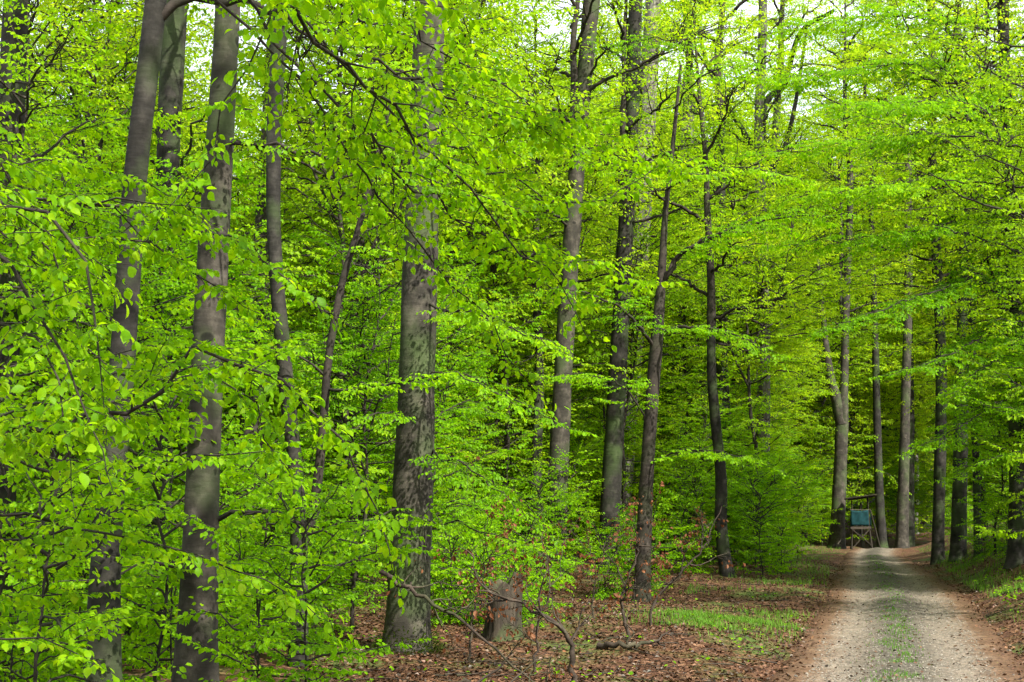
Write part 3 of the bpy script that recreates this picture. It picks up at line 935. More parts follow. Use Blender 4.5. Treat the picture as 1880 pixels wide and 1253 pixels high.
# the forked tree by the hunting stand
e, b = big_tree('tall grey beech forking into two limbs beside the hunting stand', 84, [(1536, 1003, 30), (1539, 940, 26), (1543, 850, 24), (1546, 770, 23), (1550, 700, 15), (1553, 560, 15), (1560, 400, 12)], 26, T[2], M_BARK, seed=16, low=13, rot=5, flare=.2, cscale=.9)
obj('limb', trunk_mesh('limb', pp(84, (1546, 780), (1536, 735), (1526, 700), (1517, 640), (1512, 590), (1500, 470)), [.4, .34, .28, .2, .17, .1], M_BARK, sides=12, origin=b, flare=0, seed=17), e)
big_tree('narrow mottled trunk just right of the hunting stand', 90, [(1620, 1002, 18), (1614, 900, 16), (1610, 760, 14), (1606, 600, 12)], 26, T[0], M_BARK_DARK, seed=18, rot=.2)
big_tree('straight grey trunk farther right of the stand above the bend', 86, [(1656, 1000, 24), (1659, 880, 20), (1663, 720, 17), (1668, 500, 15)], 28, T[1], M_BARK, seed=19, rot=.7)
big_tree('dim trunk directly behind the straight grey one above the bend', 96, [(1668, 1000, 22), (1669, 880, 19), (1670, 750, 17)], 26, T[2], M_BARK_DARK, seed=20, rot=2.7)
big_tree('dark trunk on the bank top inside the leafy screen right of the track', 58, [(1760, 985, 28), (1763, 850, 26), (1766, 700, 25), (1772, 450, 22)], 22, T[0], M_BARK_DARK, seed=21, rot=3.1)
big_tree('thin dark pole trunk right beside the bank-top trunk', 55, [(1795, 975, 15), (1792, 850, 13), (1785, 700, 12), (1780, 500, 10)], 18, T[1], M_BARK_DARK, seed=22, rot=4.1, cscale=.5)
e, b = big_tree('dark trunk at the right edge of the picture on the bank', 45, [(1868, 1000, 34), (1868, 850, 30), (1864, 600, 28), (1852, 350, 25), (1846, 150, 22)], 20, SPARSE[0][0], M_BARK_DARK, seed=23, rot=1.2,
                boughs=[(pp(45, (1850, 400), (1790, 500, 43), (1690, 545, 41), (1500, 610, 39)), .045, 1.3),
                        (pp(45, (1848, 300), (1760, 400, 43), (1640, 430, 41), (1430, 450, 40)), .05, 1.4),
                        (pp(45, (1846, 180), (1760, 230, 43), (1640, 250, 41), (1380, 280, 40)), .055, 1.5),
                        (pp(45, (1846, 120), (1760, 130, 44), (1640, 120, 43), (1400, 150, 42)), .055, 1.5),
                        (pp(45, (1860, 560), (1800, 620, 43), (1720, 660, 41), (1620, 690, 40)), .035, 1.0),
                        (pp(45, (1864, 720), (1800, 760, 43), (1730, 800, 42), (1670, 830, 41)), .03, .9),
                        (pp(45, (1866, 830), (1800, 850, 43), (1740, 880, 42)), .025, .8),
                        (pp(45, (1866, 640), (1800, 680, 42), (1740, 740, 40)), .025, .8),
                        (pp(45, (1846, 60), (1740, 40, 44), (1600, 30, 43), (1440, 50, 42)), .05, 1.5),
                        (pp(45, (1847, 230), (1760, 310, 42), (1620, 340, 39), (1440, 360, 37)), .05, 1.5),
                        (pp(45, (1846, 150), (1760, 180, 42), (1640, 190, 38), (1520, 190, 35)), .045, 1.4)], gap=.17, leaf_scale=1.3, wide=1.5, tw=1.25)
# crooked oak whose dark limbs cross the sky at the upper right
e, b = big_tree('pale tall oak with dark crooked limbs against the sky, upper right of centre', 66, [(1398, 1000, 26), (1402, 700, 24), (1400, 480, 22), (1394, 250, 20), (1400, 60, 17)], 30, OAKC[0], M_BARK_OAK, name='oak_tree', seed=24, low=12, rot=2.9)
for i, (pts, r) in enumerate([(pp(66, (1398, 260), (1405, 190), (1440, 150), (1470, 60, 64), (1530, 20, 62)), .2), (pp(66, (1394, 290), (1340, 200), (1300, 120), (1275, 20)), .16),
                              (pp(66, (1396, 340), (1440, 270), (1462, 180), (1480, 60)), .15)]):
    obj('limb', trunk_mesh('limb', pts, np.linspace(r, r * .45, len(pts)), M_BARK_DARK, sides=10, origin=b, flare=0, seed=30 + i), e)
e, b = big_tree('oak beyond the bank with a heavy dark limb reaching left over the track', 60, [(1722, 1000, 22), (1728, 700, 20), (1720, 480, 18), (1712, 330, 17), (1712, 150, 14)], 26, OAKC[0], M_BARK_DARK, name='oak_tree', seed=25, low=11, rot=.9)
for i, (pts, r) in enumerate([(pp(60, (1714, 420), (1672, 270), (1640, 230), (1612, 180, 58)), .14), (pp(60, (1712, 260), (1760, 195), (1700, 165, 58), (1655, 145, 57)), .1)]):
    obj('limb', trunk_mesh('limb', pts, np.linspace(r, r * .4, len(pts)), M_TWIG, sides=10, origin=b, flare=0, seed=40 + i), e)

# ------------------------------------------------------------------ forest behind
rs = RS(77)
placed = []
def free(x, y, dmin):
    return all((x - a) ** 2 + (y - c) ** 2 > dmin ** 2 for a, c in placed)
n_bg = 0
tries = 0
BG_TRUNKS = []
for i in range(6):
    hgt = rs.uniform(5, 11)
    k = np.linspace(0, 1, 6)
    pts = np.stack([np.cumsum(rs.normal(0, .12, 6)), np.cumsum(rs.normal(0, .12, 6)), -.2 + hgt * k], 1)
    pts[0, :2] = 0
    m_ = (M_BARK, M_BARK_DARK, M_BARK_OAK)[i % 3]
    BG_TRUNKS.append((trunk_mesh('trunk', pts, np.linspace(.26, .16, 6) * rs.uniform(.8, 1.2), m_, sides=14, seed=60 + i, flare=.35), pts[-1]))
while n_bg < 44 and tries < 4000:
    tries += 1
    y = rs.uniform(48, 150)
    px = rs.uniform(-60, 1940)
    x = (px - 940) / FPX * y
    s = x - float(xc(y))
    if abs(s) < 4 or not free(x, y, 5.0) or (0 < s < 15 and 54 < y < 92): continue
    if 1480 < px < 1700 and y < 100: continue
    if y < 70 and (700 < px < 830 or 1000 < px < 1060): continue
    placed.append((x, y))
    tm, top = BG_TRUNKS[rs.randint(6)]
    base = np.array([x, y, h1(x, y)])
    rot = rs.uniform(0, 6.28)
    side = ('left of the track' if s < 0 else 'right of the track')
    near = 'in the middle distance' if y < 80 else 'far off among the leaves'
    e = tree('beech_tree', 'tall beech trunk %s %s, one of many alike' % (near, side), base, tm, (THIN[rs.randint(2)][0] if y < 85 else T[rs.randint(3)]), top - np.array([0, 0, .3]), rs.uniform(.8, 1.15), rs.uniform(0, 6.28), group='tall beeches %s %s' % (near, side))
    e.rotation_euler = (0, 0, rot)
    n_bg += 1

# ------------------------------------------------------------------ young beeches of the understorey
def put(proto, name, label, x, y, sc, rot, group, cat='tree'):
    e = obj(name, None, loc=(x, y, h1(x, y) - .03))
    e.empty_display_size = .2
    e.rotation_euler = (0, 0, rot); e.scale = (sc,) * 3
    tag(e, label, cat, group)
    obj('stem' if name != 'young_beech' else 'trunk', proto[0], e)
    c = obj('crown', proto[1], e); c['kind'] = 'stuff'
    return e


def view_ok(px, d, h, wid):
    """keep the trunks, the verge, the track and the stand open to view"""
    w = wid * FPX / d
    def hit(a, b): return px + w > a and px - w < b
    if d < 24 and hit(705, 830): return False
    if d < 34 and hit(820, 1060): return False
    if d < 45 and hit(985, 1065): return False
    if d < 50 and hit(1085, 1165): return False
    if d < 36 and hit(430, 470): return False
    if d < 40 and hit(1000, 1500): return False
    if d < 56 and px > 1230 and hit(1230, 1640): return False
    if d < 82 and hit(1490, 1690): return False
    return True


spots = []
tries = 0
while len(spots) < 175 and tries < 12000:
    tries += 1
    d = 16 + 84 * rs.rand() ** 1.1
    px = rs.uniform(-120, 2000)
    x = (px - 940) / FPX * d
    s = x - float(xc(d))
    if abs(s) < 4.2 or (0 < s < 15 and 54 < d < 92): continue
    big = d > 27 and rs.rand() < .7
    wid = 3.0 if big else 2.1
    if not view_ok(px, d, 7, wid * .75): continue
    if any((x - a) ** 2 + (d - c) ** 2 < (1.7 if d < 50 else 2.6) ** 2 for a, c in spots): continue
    spots.append((x, d))
    side = 'left of the track' if s < 0 else 'on the bank side right of the track'
    if s < 0:
        where = 'among the left foreground trunks' if (px < 620 and d < 34) else ('behind the centre trunks' if px > 620 and d < 55 else 'deep in the forest left of the track')
    else:
        where = 'on the bank right of the track' if d < 62 else 'beyond the bend right of the track'
    kind = 'tall slim young beech with bright layered foliage ' if big else 'young beech with flat bright green leaf tiers '
    proto = POLE[rs.randint(3)] if big else YOUNG[rs.randint(3)]
    put(proto, 'young_beech', kind + where, x, d, rs.uniform(.8, 1.15), rs.uniform(0, 6.28), kind + where)

# slim beeches with clear lower stems along both sides of the track
for side, cnt in ((-1, 8), (1, 5)):
    k = 0
    while k < cnt:
        d = (57 if side < 0 else 33) + 30 * (k + rs.rand()) / cnt
        s = side * rs.uniform(4.3, 9.5)
        x = float(xc(d)) + s
        px = 940 + x / d * FPX
        if side < 0 and (d < 52 and px < 1235 or d < 66 and px < 1180): continue
        k += 1
        where = 'left' if side < 0 else 'right'
        put(HIGH[rs.randint(2)] if side > 0 else POLE[rs.randint(3)], 'young_beech', ('slim beech with clear lower stem overhanging the %s side of the track' if side > 0 else 'tall slim leafy beech spreading over the %s side of the track') % where, x, d, rs.uniform(1.05, 1.4), rs.uniform(0, 6.28), 'slim beeches along the %s track side' % where)
k = 0
while k < 30:
    d = rs.uniform(89, 125); px = rs.uniform(1380, 1900)
    x = (px - 940) / FPX * d
    if abs(x - float(xc(d))) < 3.2: continue
    k += 1
    put(YOUNG[rs.randint(3)], 'young_beech', 'small bushy beech of the green hedge-like thicket beyond the bend', x, d, rs.uniform(.6, 1.1), rs.uniform(0, 6.28), 'small beeches beyond the bend')
# the far wood that closes the view as one green mass
fw = []
fr = RS(4242)
while len(fw) < 240:
    left = len(fw) < 70
    d = fr.uniform(96, 175) if left else fr.uniform(91, 160)
    px = fr.uniform(-60, 1150) if left else fr.uniform(950, 1960)
    x = (px - 940) / FPX * d
    if abs(x - float(xc(d))) < 4: continue
    fw.append((x, d, h1(x, d) - .1, fr.uniform(1.1, 2.1), fr.uniform(0, 6.28), fr.randint(3)))
fw = np.array(fw)
fm = bpy.data.meshes.new('far_wood')
fm.from_pydata([tuple(p) for p in fw[:, :3]], [], [])
for nm, col_ in (('scl', 3), ('rotz', 4), ('sort', 5)):
    at_ = fm.attributes.new(nm, 'FLOAT', 'POINT')
    at_.data.foreach_set('value', fw[:, col_].astype(np.float32))
far_wood = obj('far_wood', fm)
tag(far_wood, 'pale green wood closing the view far behind the track and trunks', 'wood', kind='stuff')
ng = bpy.data.node_groups.new('far_wood', 'GeometryNodeTree')
ng.interface.new_socket('Geometry', in_out='INPUT', socket_type='NodeSocketGeometry')
ng.interface.new_socket('Geometry', in_out='OUTPUT', socket_type='NodeSocketGeometry')
gi, go = ng.nodes.new('NodeGroupInput'), ng.nodes.new('NodeGroupOutput')
jn = ng.nodes.new('GeometryNodeJoinGeometry')
def _attr(nm):
    n_ = ng.nodes.new('GeometryNodeInputNamedAttribute'); n_.data_type = 'FLOAT'; n_.inputs['Name'].default_value = nm
    return n_.outputs['Attribute']
rz = ng.nodes.new('ShaderNodeCombineXYZ'); ng.links.new(_attr('rotz'), rz.inputs[2])
for k in range(3):
    po = bpy.data.objects.new('far_tree_shape', POLE[k][1])      # only referenced, never placed itself
    oi_ = ng.nodes.new('GeometryNodeObjectInfo'); oi_.inputs['Object'].default_value = po; oi_.inputs['As Instance'].default_value = True
    cm = ng.nodes.new('FunctionNodeCompare'); cm.data_type = 'FLOAT'; cm.operation = 'EQUAL'
    ng.links.new(_attr('sort'), cm.inputs[0]); cm.inputs[1].default_value = k; cm.inputs['Epsilon'].default_value = .1
    ip = ng.nodes.new('GeometryNodeInstanceOnPoints')
    ng.links.new(gi.outputs[0], ip.inputs['Points']); ng.links.new(cm.outputs[0], ip.inputs['Selection'])
    ng.links.new(oi_.outputs['Geometry'], ip.inputs['Instance']); ng.links.new(rz.outputs[0], ip.inputs['Rotation']); ng.links.new(_attr('scl'), ip.inputs['Scale'])
    ng.links.new(ip.outputs[0], jn.inputs[0])
ng.links.new(jn.outputs[0], go.inputs[0])
far_wood.modifiers.new('trees', 'NODES').node_group = ng
k = 0
while k < 26:
    d = rs.uniform(52, 95); px = rs.uniform(560, 1260)
    x = (px - 940) / FPX * d
    if abs(x - float(xc(d))) < 6: continue
    k += 1
    put(YOUNG[rs.randint(3)], 'young_beech', 'low leafy beech filling the gaps behind the centre trunks', x, d, rs.uniform(.7, 1.15), rs.uniform(0, 6.28), 'low beeches behind the centre trunks')
# unseen beeches added around the camera to throw dappled shade into view
for i, (x, y) in enumerate(((4.2, 4.2), (-2.6, -2), (7, -3))):
    tm, top = BG_TRUNKS[i % 3]
    tree('beech_tree', 'unseen tall beech added outside the view to throw dappled shade', np.array([x, y, h1(x, y)]), tm, THIN[i % 2][0], top - np.array([0, 0, .3]), 1.1, i * 1.3, group='unseen beeches added for shade')

# bushy young beeches along the edges of the far track
for side, cnt in ((-1, 18), (1, 16)):
    k = 0
    tries = 0
    while k < cnt and tries < 600:
        tries += 1
        d = rs.uniform(57, 84) if side < 0 else rs.uniform(40, 70)
        s = side * rs.uniform(3.8, 11)
        x = float(xc(d)) + s
        px = 940 + x / d * FPX
        if side < 0 and (px < 1230 or px > 1500): continue
        if side > 0 and (px < 1690): continue
        k += 1
        where = 'on the left verge below the bend' if side < 0 else 'on the bank facing the hunting stand'
        put(YOUNG[rs.randint(3)], 'young_beech', 'bushy young beech leafy to the ground ' + where, x, d, rs.uniform(.55, 1.0), rs.uniform(0, 6.28), 'bushy young beeches ' + where)

for i in range(22):
    d = rs.uniform(47, 64); px = rs.uniform(1225, 1500)
    x = (px - 940) / FPX * d
    if x - float(xc(d)) > -3.4: continue
    put(SAP[2] if rs.rand() < .6 else SAP[0], 'beech_sapling', 'leafy sapling at the thicket edge behind the brown left verge', x, d, rs.uniform(.9, 1.5), rs.uniform(0, 6.28), 'saplings behind the left verge', 'sapling')

# saplings close to the ground
n = 0
tries = 0
while n < 130 and tries < 5000:
    tries += 1
    d = 10.5 + 42 * rs.rand()
    px = rs.uniform(-60, 1240)
    x = (px - 940) / FPX * d
    s = x - float(xc(d))
    if s > -3.5: continue
    if d < 26 and 600 < px < 1500: continue
    if px > 690 and (d < 36 or rs.rand() < .5): continue
    if d < 15.5 and (120 < px < 450): continue
    if d < 31 and px > 820: continue
    n += 1
    where = (('near ' if d < 22 else 'farther back ') + ('left of the leaning forked trunk' if px < 200 else ('between the leaning and sun-flecked trunks' if px < 370 else 'between sun-flecked and centre trunks'))) if px < 690 else ('behind the centre trunks' if px < 1050 else 'at the thicket foot beside the leafy verge')
    put(SAP[rs.randint(3)], 'beech_sapling', 'low bushy beech sapling ' + where, x, d, rs.uniform(.75, 1.3), rs.uniform(0, 6.28), 'saplings ' + where, 'sapling')
for i in range(15):
    d = rs.uniform(27, 35); px = rs.uniform(800, 1010)
    x = (px - 940) / FPX * d
    put(SAP[rs.randint(2)], 'beech_sapling', 'low spreading beech sapling behind the stump near the centre trunk', x, d, rs.uniform(.7, 1.1), rs.uniform(0, 6.28), 'saplings near the centre trunk', 'sapling')
for i in range(26):
    d = rs.uniform(34, 76); s = rs.uniform(3.2, 9)
    x = float(xc(d)) + s
    put(SAP[rs.randint(3)], 'beech_sapling', 'low beech sapling growing on the bank right of the track', x, d, rs.uniform(.6, 1.0), rs.uniform(0, 6.28), 'saplings on the right bank', 'sapling')

# ------------------------------------------------------------------ the near boughs that hang into the picture
def near_tree(label, base_xy, height, r, specs, seed, **kw):
    base = np.array([base_xy[0], base_xy[1], h1(*base_xy)])
    k = np.linspace(0, 1, 8)
    rs = RS(seed)
    pts = np.stack([base[0] + np.cumsum(rs.normal(0, .03, 8)), base[1] + np.cumsum(rs.normal(0, .03, 8)), base[2] - .1 + height * k], 1)
    tm = trunk_mesh('trunk', pts, np.linspace(r, r * .3, 8), M_BARK_DARK, sides=14, origin=base, seed=seed, flare=.3)
    e = tree('young_beech', label, base, tm, None)
    sp = []
    for p, r0, w, zz in specs:
        o = np.array([np.interp(zz, pts[:, 2], pts[:, 0]), np.interp(zz, pts[:, 2], pts[:, 1]), zz])
        sp.append(([o] + p, r0, w))
    add_boughs(e, base, sp, seed, lod='near', n_leaf_objects=300, sub_gap=.10, wide=1.2, **kw)
    return e


near_tree('nearest young beech whose bright boughs fill the left edge', (-2.9, 6.4), 7, .07, [
    (pp(6, (-40, 330), (60, 400, 5.8), (140, 520, 5.6), (185, 680, 5.5)), .016, .50, 3.9),
    (pp(6, (-60, 430), (30, 500, 5.7), (110, 640, 5.5), (170, 790, 5.3)), .014, .45, 3.6),
    (pp(6, (-60, 340), (20, 380, 6.1), (90, 440, 6.2), (130, 560, 6.2)), .012, .45, 3.8),
    (pp(6.6, (-60, 560), (30, 600, 6.4), (100, 700, 6.3), (120, 800, 6.2)), .012, .40, 3.2),
    (pp(7, (-60, 330), (120, 360, 7), (300, 400, 7.2), (450, 440, 7.4), (560, 540, 7.4)), .016, .55, 4.2),
    (pp(7, (-60, 420), (120, 430, 7.2), (280, 470, 7.3), (420, 540, 7.4)), .012, .42, 3.9),
    (pp(7, (-60, 300), (80, 290, 8), (220, 320, 8.2), (340, 380, 8.3)), .01, .35, 4.4)], 101, gap=.085, droop=.2, leaf_scale=.74)
near_tree('young beech at lower left whose shaded boughs arch over the left trunks', (-3.8, 8.6), 6, .07, [
    (pp(8, (60, 780), (185, 765), (270, 750), (345, 665), (480, 680, 8), (600, 780, 8.1), (680, 900, 8.2), (715, 1010, 8.2)), .022, .55, 2.2),
    (pp(9, (-60, 1100), (60, 1095), (140, 1090, 9)), .012, .45, 1.5),
    (pp(8.6, (-60, 1010), (150, 980), (330, 1000, 8.4), (560, 1110, 8.2)), .012, .24, 1.7),
    (pp(8.2, (-60, 1180), (60, 1180), (140, 1200, 8)), .012, .4, 1.2),
    (pp(9, (-60, 820), (50, 830), (130, 850, 9)), .012, .34, 2.2),
    (pp(8.4, (345, 670), (430, 720, 8.4), (520, 830, 8.4), (560, 960, 8.4)), .010, .48, 2.3),
    (pp(9, (-60, 700), (100, 690), (260, 640, 9), (420, 640, 9)), .010, .40, 2.5)], 202, gap=.115, droop=.18, leaf_scale=.88)
near_tree('tall young beech off the left edge whose long bough slants across the centre', (-3.2, 7.2), 10, .10, [
    (pp(7.5, (430, -70), (560, 40, 8), (700, 190, 8.5), (850, 330, 9), (960, 470, 9.5), (1060, 580, 10)), .024, .72, 6.9),
    (pp(7.0, (480, -60, 7), (490, 60, 7), (440, 180, 7), (390, 270, 7), (330, 360, 7)), .012, .42, 6.2),
    (pp(8, (560, -60), (760, 60, 9), (900, 150, 9.5), (1040, 270, 10)), .016, .6, 7.2),
    (pp(9, (700, 190), (800, 250, 9.6), (940, 330, 10.4), (1080, 380, 11), (1240, 300, 11.6)), .012, .5, 6.8),
    (pp(8.5, (520, 20), (720, 130, 9.2), (920, 210, 10), (1110, 280, 11), (1290, 320, 12)), .016, .75, 6.9),
    (pp(8.8, (560, 120), (760, 330, 9.4), (900, 430, 10), (1060, 490, 10.8), (1190, 520, 11.5)), .016, .7, 6.5),
    (pp(8.6, (560, 160), (660, 330, 9), (790, 470, 9.4), (900, 600, 9.8), (960, 690, 10)), .014, .5, 6.2),
    (pp(6, (460, -80), (620, -30, 6.4), (760, 10, 7), (860, 60, 7.4)), .012, .4, 6.9)], 303, gap=.11, droop=.16, leaf_scale=.86, start=.5)

# ------------------------------------------------------------------ hunting stand
def box_bar(a, b, w, h):
    a = np.asarray(a, float); b = np.asarray(b, float)
    T_ = unit(b - a)
    up = Z if abs(T_[2]) < .9 else np.array([0, 1.0, 0])
    S_ = unit(np.cross(T_, up)); U_ = np.cross(S_, T_)
    v = [p + S_ * sx * w / 2 + U_ * sz * h / 2 for p in (a, b) for sx, sz in ((-1, -1), (1, -1), (1, 1), (-1, 1))]
    q = [(0, 3, 2, 1), (4, 5, 6, 7), (0, 1, 5, 4), (1, 2, 6, 5), (2, 3, 7, 6), (3, 0, 4, 7)]
    return np.array(v), np.array(q)


def bar(name, a, b, w, h, mat, parent):
    v, q = box_bar(a, b, w, h)
    return obj(name, mk_mesh(name, v, quads=q, mats=(mat,)), parent)


def pole(name, a, b, r, mat, parent, seed=0):
    rs = RS(seed)
    p = resample([a, b], 7) + rs.normal(0, r * .12, (7, 3))
    v, q = tube_arrays(p, np.linspace(r, r * .85, 7), 8)
    n = len(v)
    me = mk_mesh(name, v, quads=q, mats=(mat,), smooth=True)
    return obj(name, me, parent)


SD = 82.5
sx = (1575 - 940) / FPX * SD
sz = h1(sx, SD)
stand = obj('hunting_stand', None, loc=(sx, SD, sz))
stand.rotation_euler = (0, 0, math.radians(-12))
tag(stand, 'small wooden hunting stand with dark teal cloth screen and slanting roof', 'hunting stand')
hw, hd, pz = .47, .5, 1.28
for i, (a, c) in enumerate(((-1, -1), (1, -1), (1, 1), (-1, 1))):
    pole('leg', (a * (hw + .12), c * (hd + .1), -.15), (a * hw, c * hd, pz), .05, M_POST, stand, i)
    pole('roof_post', (a * hw, c * hd, pz), (a * hw * .95, c * hd, 2.87 if a < 0 else 3.0), .034, M_POST, stand, 9 + i)
for i in range(7):
    bar('floor_plank', (-hw - .08, -hd + i * .183, pz + .02), (hw + .08, -hd + i * .183, pz + .02), .16, .035, M_PLANK, stand)
bar('floor_beam', (-hw - .1, -hd - .06, pz - .05), (hw + .1, -hd - .06, pz - .05), .06, .1, M_PLANK, stand)
pole('brace', (-hw - .02, -hd - .12, pz - .12), (hw + .08, -hd - .15, .25), .032, M_POST, stand, 21)
pole('brace', (hw, -hd - .06, pz - .12), (-hw - .08, -hd - .09, .05), .030, M_PLANK, stand, 22)
pole('top_rail', (-hw - .1, -hd - .04, 2.28), (hw + .12, -hd - .04, 2.25), .035, M_PLANK, stand, 23)
pole('side_rail', (hw + .03, -hd, 2.25), (hw + .03, hd, 2.25), .03, M_PLANK, stand, 24)
pole('side_rail', (-hw - .03, -hd, 2.27), (-hw - .03, hd, 2.27), .03, M_PLANK, stand, 25)
# cloth screens that sag a little between the corners
def cloth(a, b, z0, z1, nrm, name='cloth_screen'):
    n, m = 13, 9
    v = []
    for j in range(m):
        for i in range(n):
            t, u = i / (n - 1), j / (m - 1)
            p = np.asarray(a, float) * (1 - t) + np.asarray(b, float) * t
            z = z0 + (z1 - z0) * u - .05 * math.sin(math.pi * t) * u
            fold = .02 * math.sin(t * 11 + u * 4) * (1 - u) + .05 * math.exp(-((t - .5 - .2 * (u - .5)) / .18) ** 2) * (1 - u)
            v.append((p[0] + nrm[0] * fold, p[1] + nrm[1] * fold, z))
    q = [(j * n + i, j * n + i + 1, (j + 1) * n + i + 1, (j + 1) * n + i) for j in range(m - 1) for i in range(n - 1)]
    me = mk_mesh(name, v, quads=q, mats=(M_TARP,), smooth=True)
    o = obj(name, me, stand)
    md = o.modifiers.new('thickness', 'SOLIDIFY'); md.thickness = .012
    return o
cloth((-hw - .06, -hd - .07, 0), (hw - .02, -hd - .07, 0), pz + .1, 2.26, (0, -1))
cloth((-hw - .08, hd, 0), (-hw - .08, -hd, 0), pz + .1, 2.24, (-1, 0))
cloth((hw + .08, -hd, 0), (hw + .08, hd * .1, 0), pz + .1, 2.22, (1, 0))
bar('roof_beam', (-hw - .2, -hd, 2.88), (hw + .3, -hd, 3.07), .06, .08, M_POST, stand)
bar('roof_beam', (-hw - .2, hd, 2.88), (hw + .3, hd, 3.07), .06, .08, M_POST, stand)
for i in range(8):
    t = i / 7
    x = -hw - .25 + t * (2 * hw + .6)
    z = 2.935 + t * .19
    bar('roof_board', (x, -hd - .3, z), (x, hd + .3, z), .25, .05 + .012 * (i % 2), M_ROOF, stand)
lad = obj('ladder', None, stand)
for k, yy in enumerate((-.28, .14)):
    pole('ladder_rail', (hw + .62, yy, -.12), (hw + .1, yy, 2.3), .038, M_POST, lad, 31 + k)
for i in range(6):
    t = (i + .6) / 7.5
    pole('rung', (hw + .62 - .52 * t, -.31, -.12 + 2.42 * t), (hw + .62 - .52 * t, .17, -.12 + 2.42 * t), .024, M_PLANK, lad, 41 + i)

# ------------------------------------------------------------------ stump, moss, dead wood
sb = P(922, 1165, 25.5)
sb[2] = h1(sb[0], sb[1])
stump = obj('tree_stump', None, loc=sb)
tag(stump, 'broken old tree stump with sunlit right side beside the thick centre trunk', 'stump')
rs = RS(9)
sides, rings = 26, 12
v = []
top = []
for j in range(rings):
    t = j / (rings - 1)
    for i in range(sides):
        ph = 2 * math.pi * i / sides
        r = .30 * (1 + .38 * math.exp(-t * 6) * (1 + .4 * math.cos(4 * ph + 1))) * (1 + .05 * math.sin(3 * ph + 2 * t) + .04 * math.sin(9 * ph) + rs.normal(0, .012))
        hgt = .98 + .12 * math.sin(ph + .8) + .07 * math.sin(3 * ph) + .05 * math.sin(7 * ph + 1)
        v.append((r * math.cos(ph) + .05 * t, r * math.sin(ph), -.1 + t * (hgt + .1)))
q = [(j * sides + i, j * sides + (i + 1) % sides, (j + 1) * sides + (i + 1) % sides, (j + 1) * sides + i) for j in range(rings - 1) for i in range(sides)]
obj('bark', mk_mesh('bark', v, quads=q, mats=(M_STUMP,), smooth=True), stump)
tv_ = v[-sides:] + [(.05, 0, .72)]
obj('broken_top', mk_mesh('broken_top', tv_, tris=[(i, (i + 1) % sides, sides) for i in range(sides)], mats=(M_DEAD,)), stump)
# moss collar round the foot of the centre trunk
rs = RS(19)
mv, mf = [], []
r7 = 92 / 2 * 24 / FPX
for i in range(1500):
    ph = rs.uniform(0, 6.283); zz = abs(rs.normal(0, .2))
    r = r7 * (1.04 + .46 * math.exp(-(zz + .12) / .35)) + rs.uniform(0, .06)
    o = np.array([r * math.cos(ph), r * math.sin(ph), zz - .02])
    d_ = np.array([math.cos(ph), math.sin(ph), rs.uniform(.2, 1.3)]) * rs.uniform(.02, .05)
    w_ = np.array([-math.sin(ph), math.cos(ph), 0]) * rs.uniform(.012, .025)
    k = len(mv)
    mv += [o - w_, o + w_, o + d_]
    mf.append((k, k + 1, k + 2))
ms = obj('moss', mk_mesh('moss', mv, tris=mf, mats=(M_MOSS,)), e7); ms['kind'] = 'stuff'


def dead_branch(label, pts, r, seed, forks=4, name='dead_branch', leaves=0, width=.5, cat='dead branch', leaf_w=.45):
    rs = RS(seed)
    pts = [np.asarray(p, float) for p in pts]
    base = pts[0].copy()
    e = obj(name, None, loc=base)
    tag(e, label, cat)
    n = 20
    p = resample(pts, n); p[1:-1] += rs.normal(0, .02, (n - 2, 3))
    F = Foliage()
    F.tube(p, np.linspace(r, r * .25, n), 8)
    for i in range(forks):
        k = rs.randint(3, n - 2)
        D = unit(unit(p[k + 1] - p[k]) + rs.normal(0, .7, 3) + np.array([0, 0, .35]))
        ln = rs.uniform(.4, 1.0) * width * 2
        b = p[k] + D * (np.linspace(0, 1, 7)[:, None] * ln) + np.vstack([np.zeros(3), rs.normal(0, .05, (6, 3)).cumsum(0)])
        F.tube(b, np.linspace(r * .45, .003, 7), 5)
        for j in range(2):
            D2 = unit(D + rs.normal(0, .6, 3))
            kk = rs.randint(2, 6)
            b2 = b[kk] + D2 * (np.linspace(0, 1, 5)[:, None] * ln * .5) + np.vstack([np.zeros(3), rs.normal(0, .03, (4, 3)).cumsum(0)])
            F.tube(b2, np.linspace(r * .2 + .002, .002, 5), 4)
            if leaves:
                for q_ in (2, 4):
                    F.twig(b2[q_], D2 + np.array([0, 0, -.4]), Z + rs.normal(0, .5, 3), .8, rs.randint(len(TWIGS)))
    F.compose(1.05, .9, keep=leaves if leaves else 1, twig_tubes=True, seed=seed)
    obj('wood', F.wood_mesh('wood', M_DEAD, base), e)
    if leaves and len(F.frames[0]):
        l = obj('withered_leaves', F.leaf_mesh('withered_leaves', 'mid', M_BROWN, base), e); l['kind'] = 'stuff'
    return e


def gp(px, d, dz=0.0):
    """a point dz above the ground at picture column px and depth d"""
    x = (px - 940) / FPX * d
    return np.array([x, d, h1(x, d) + dz])


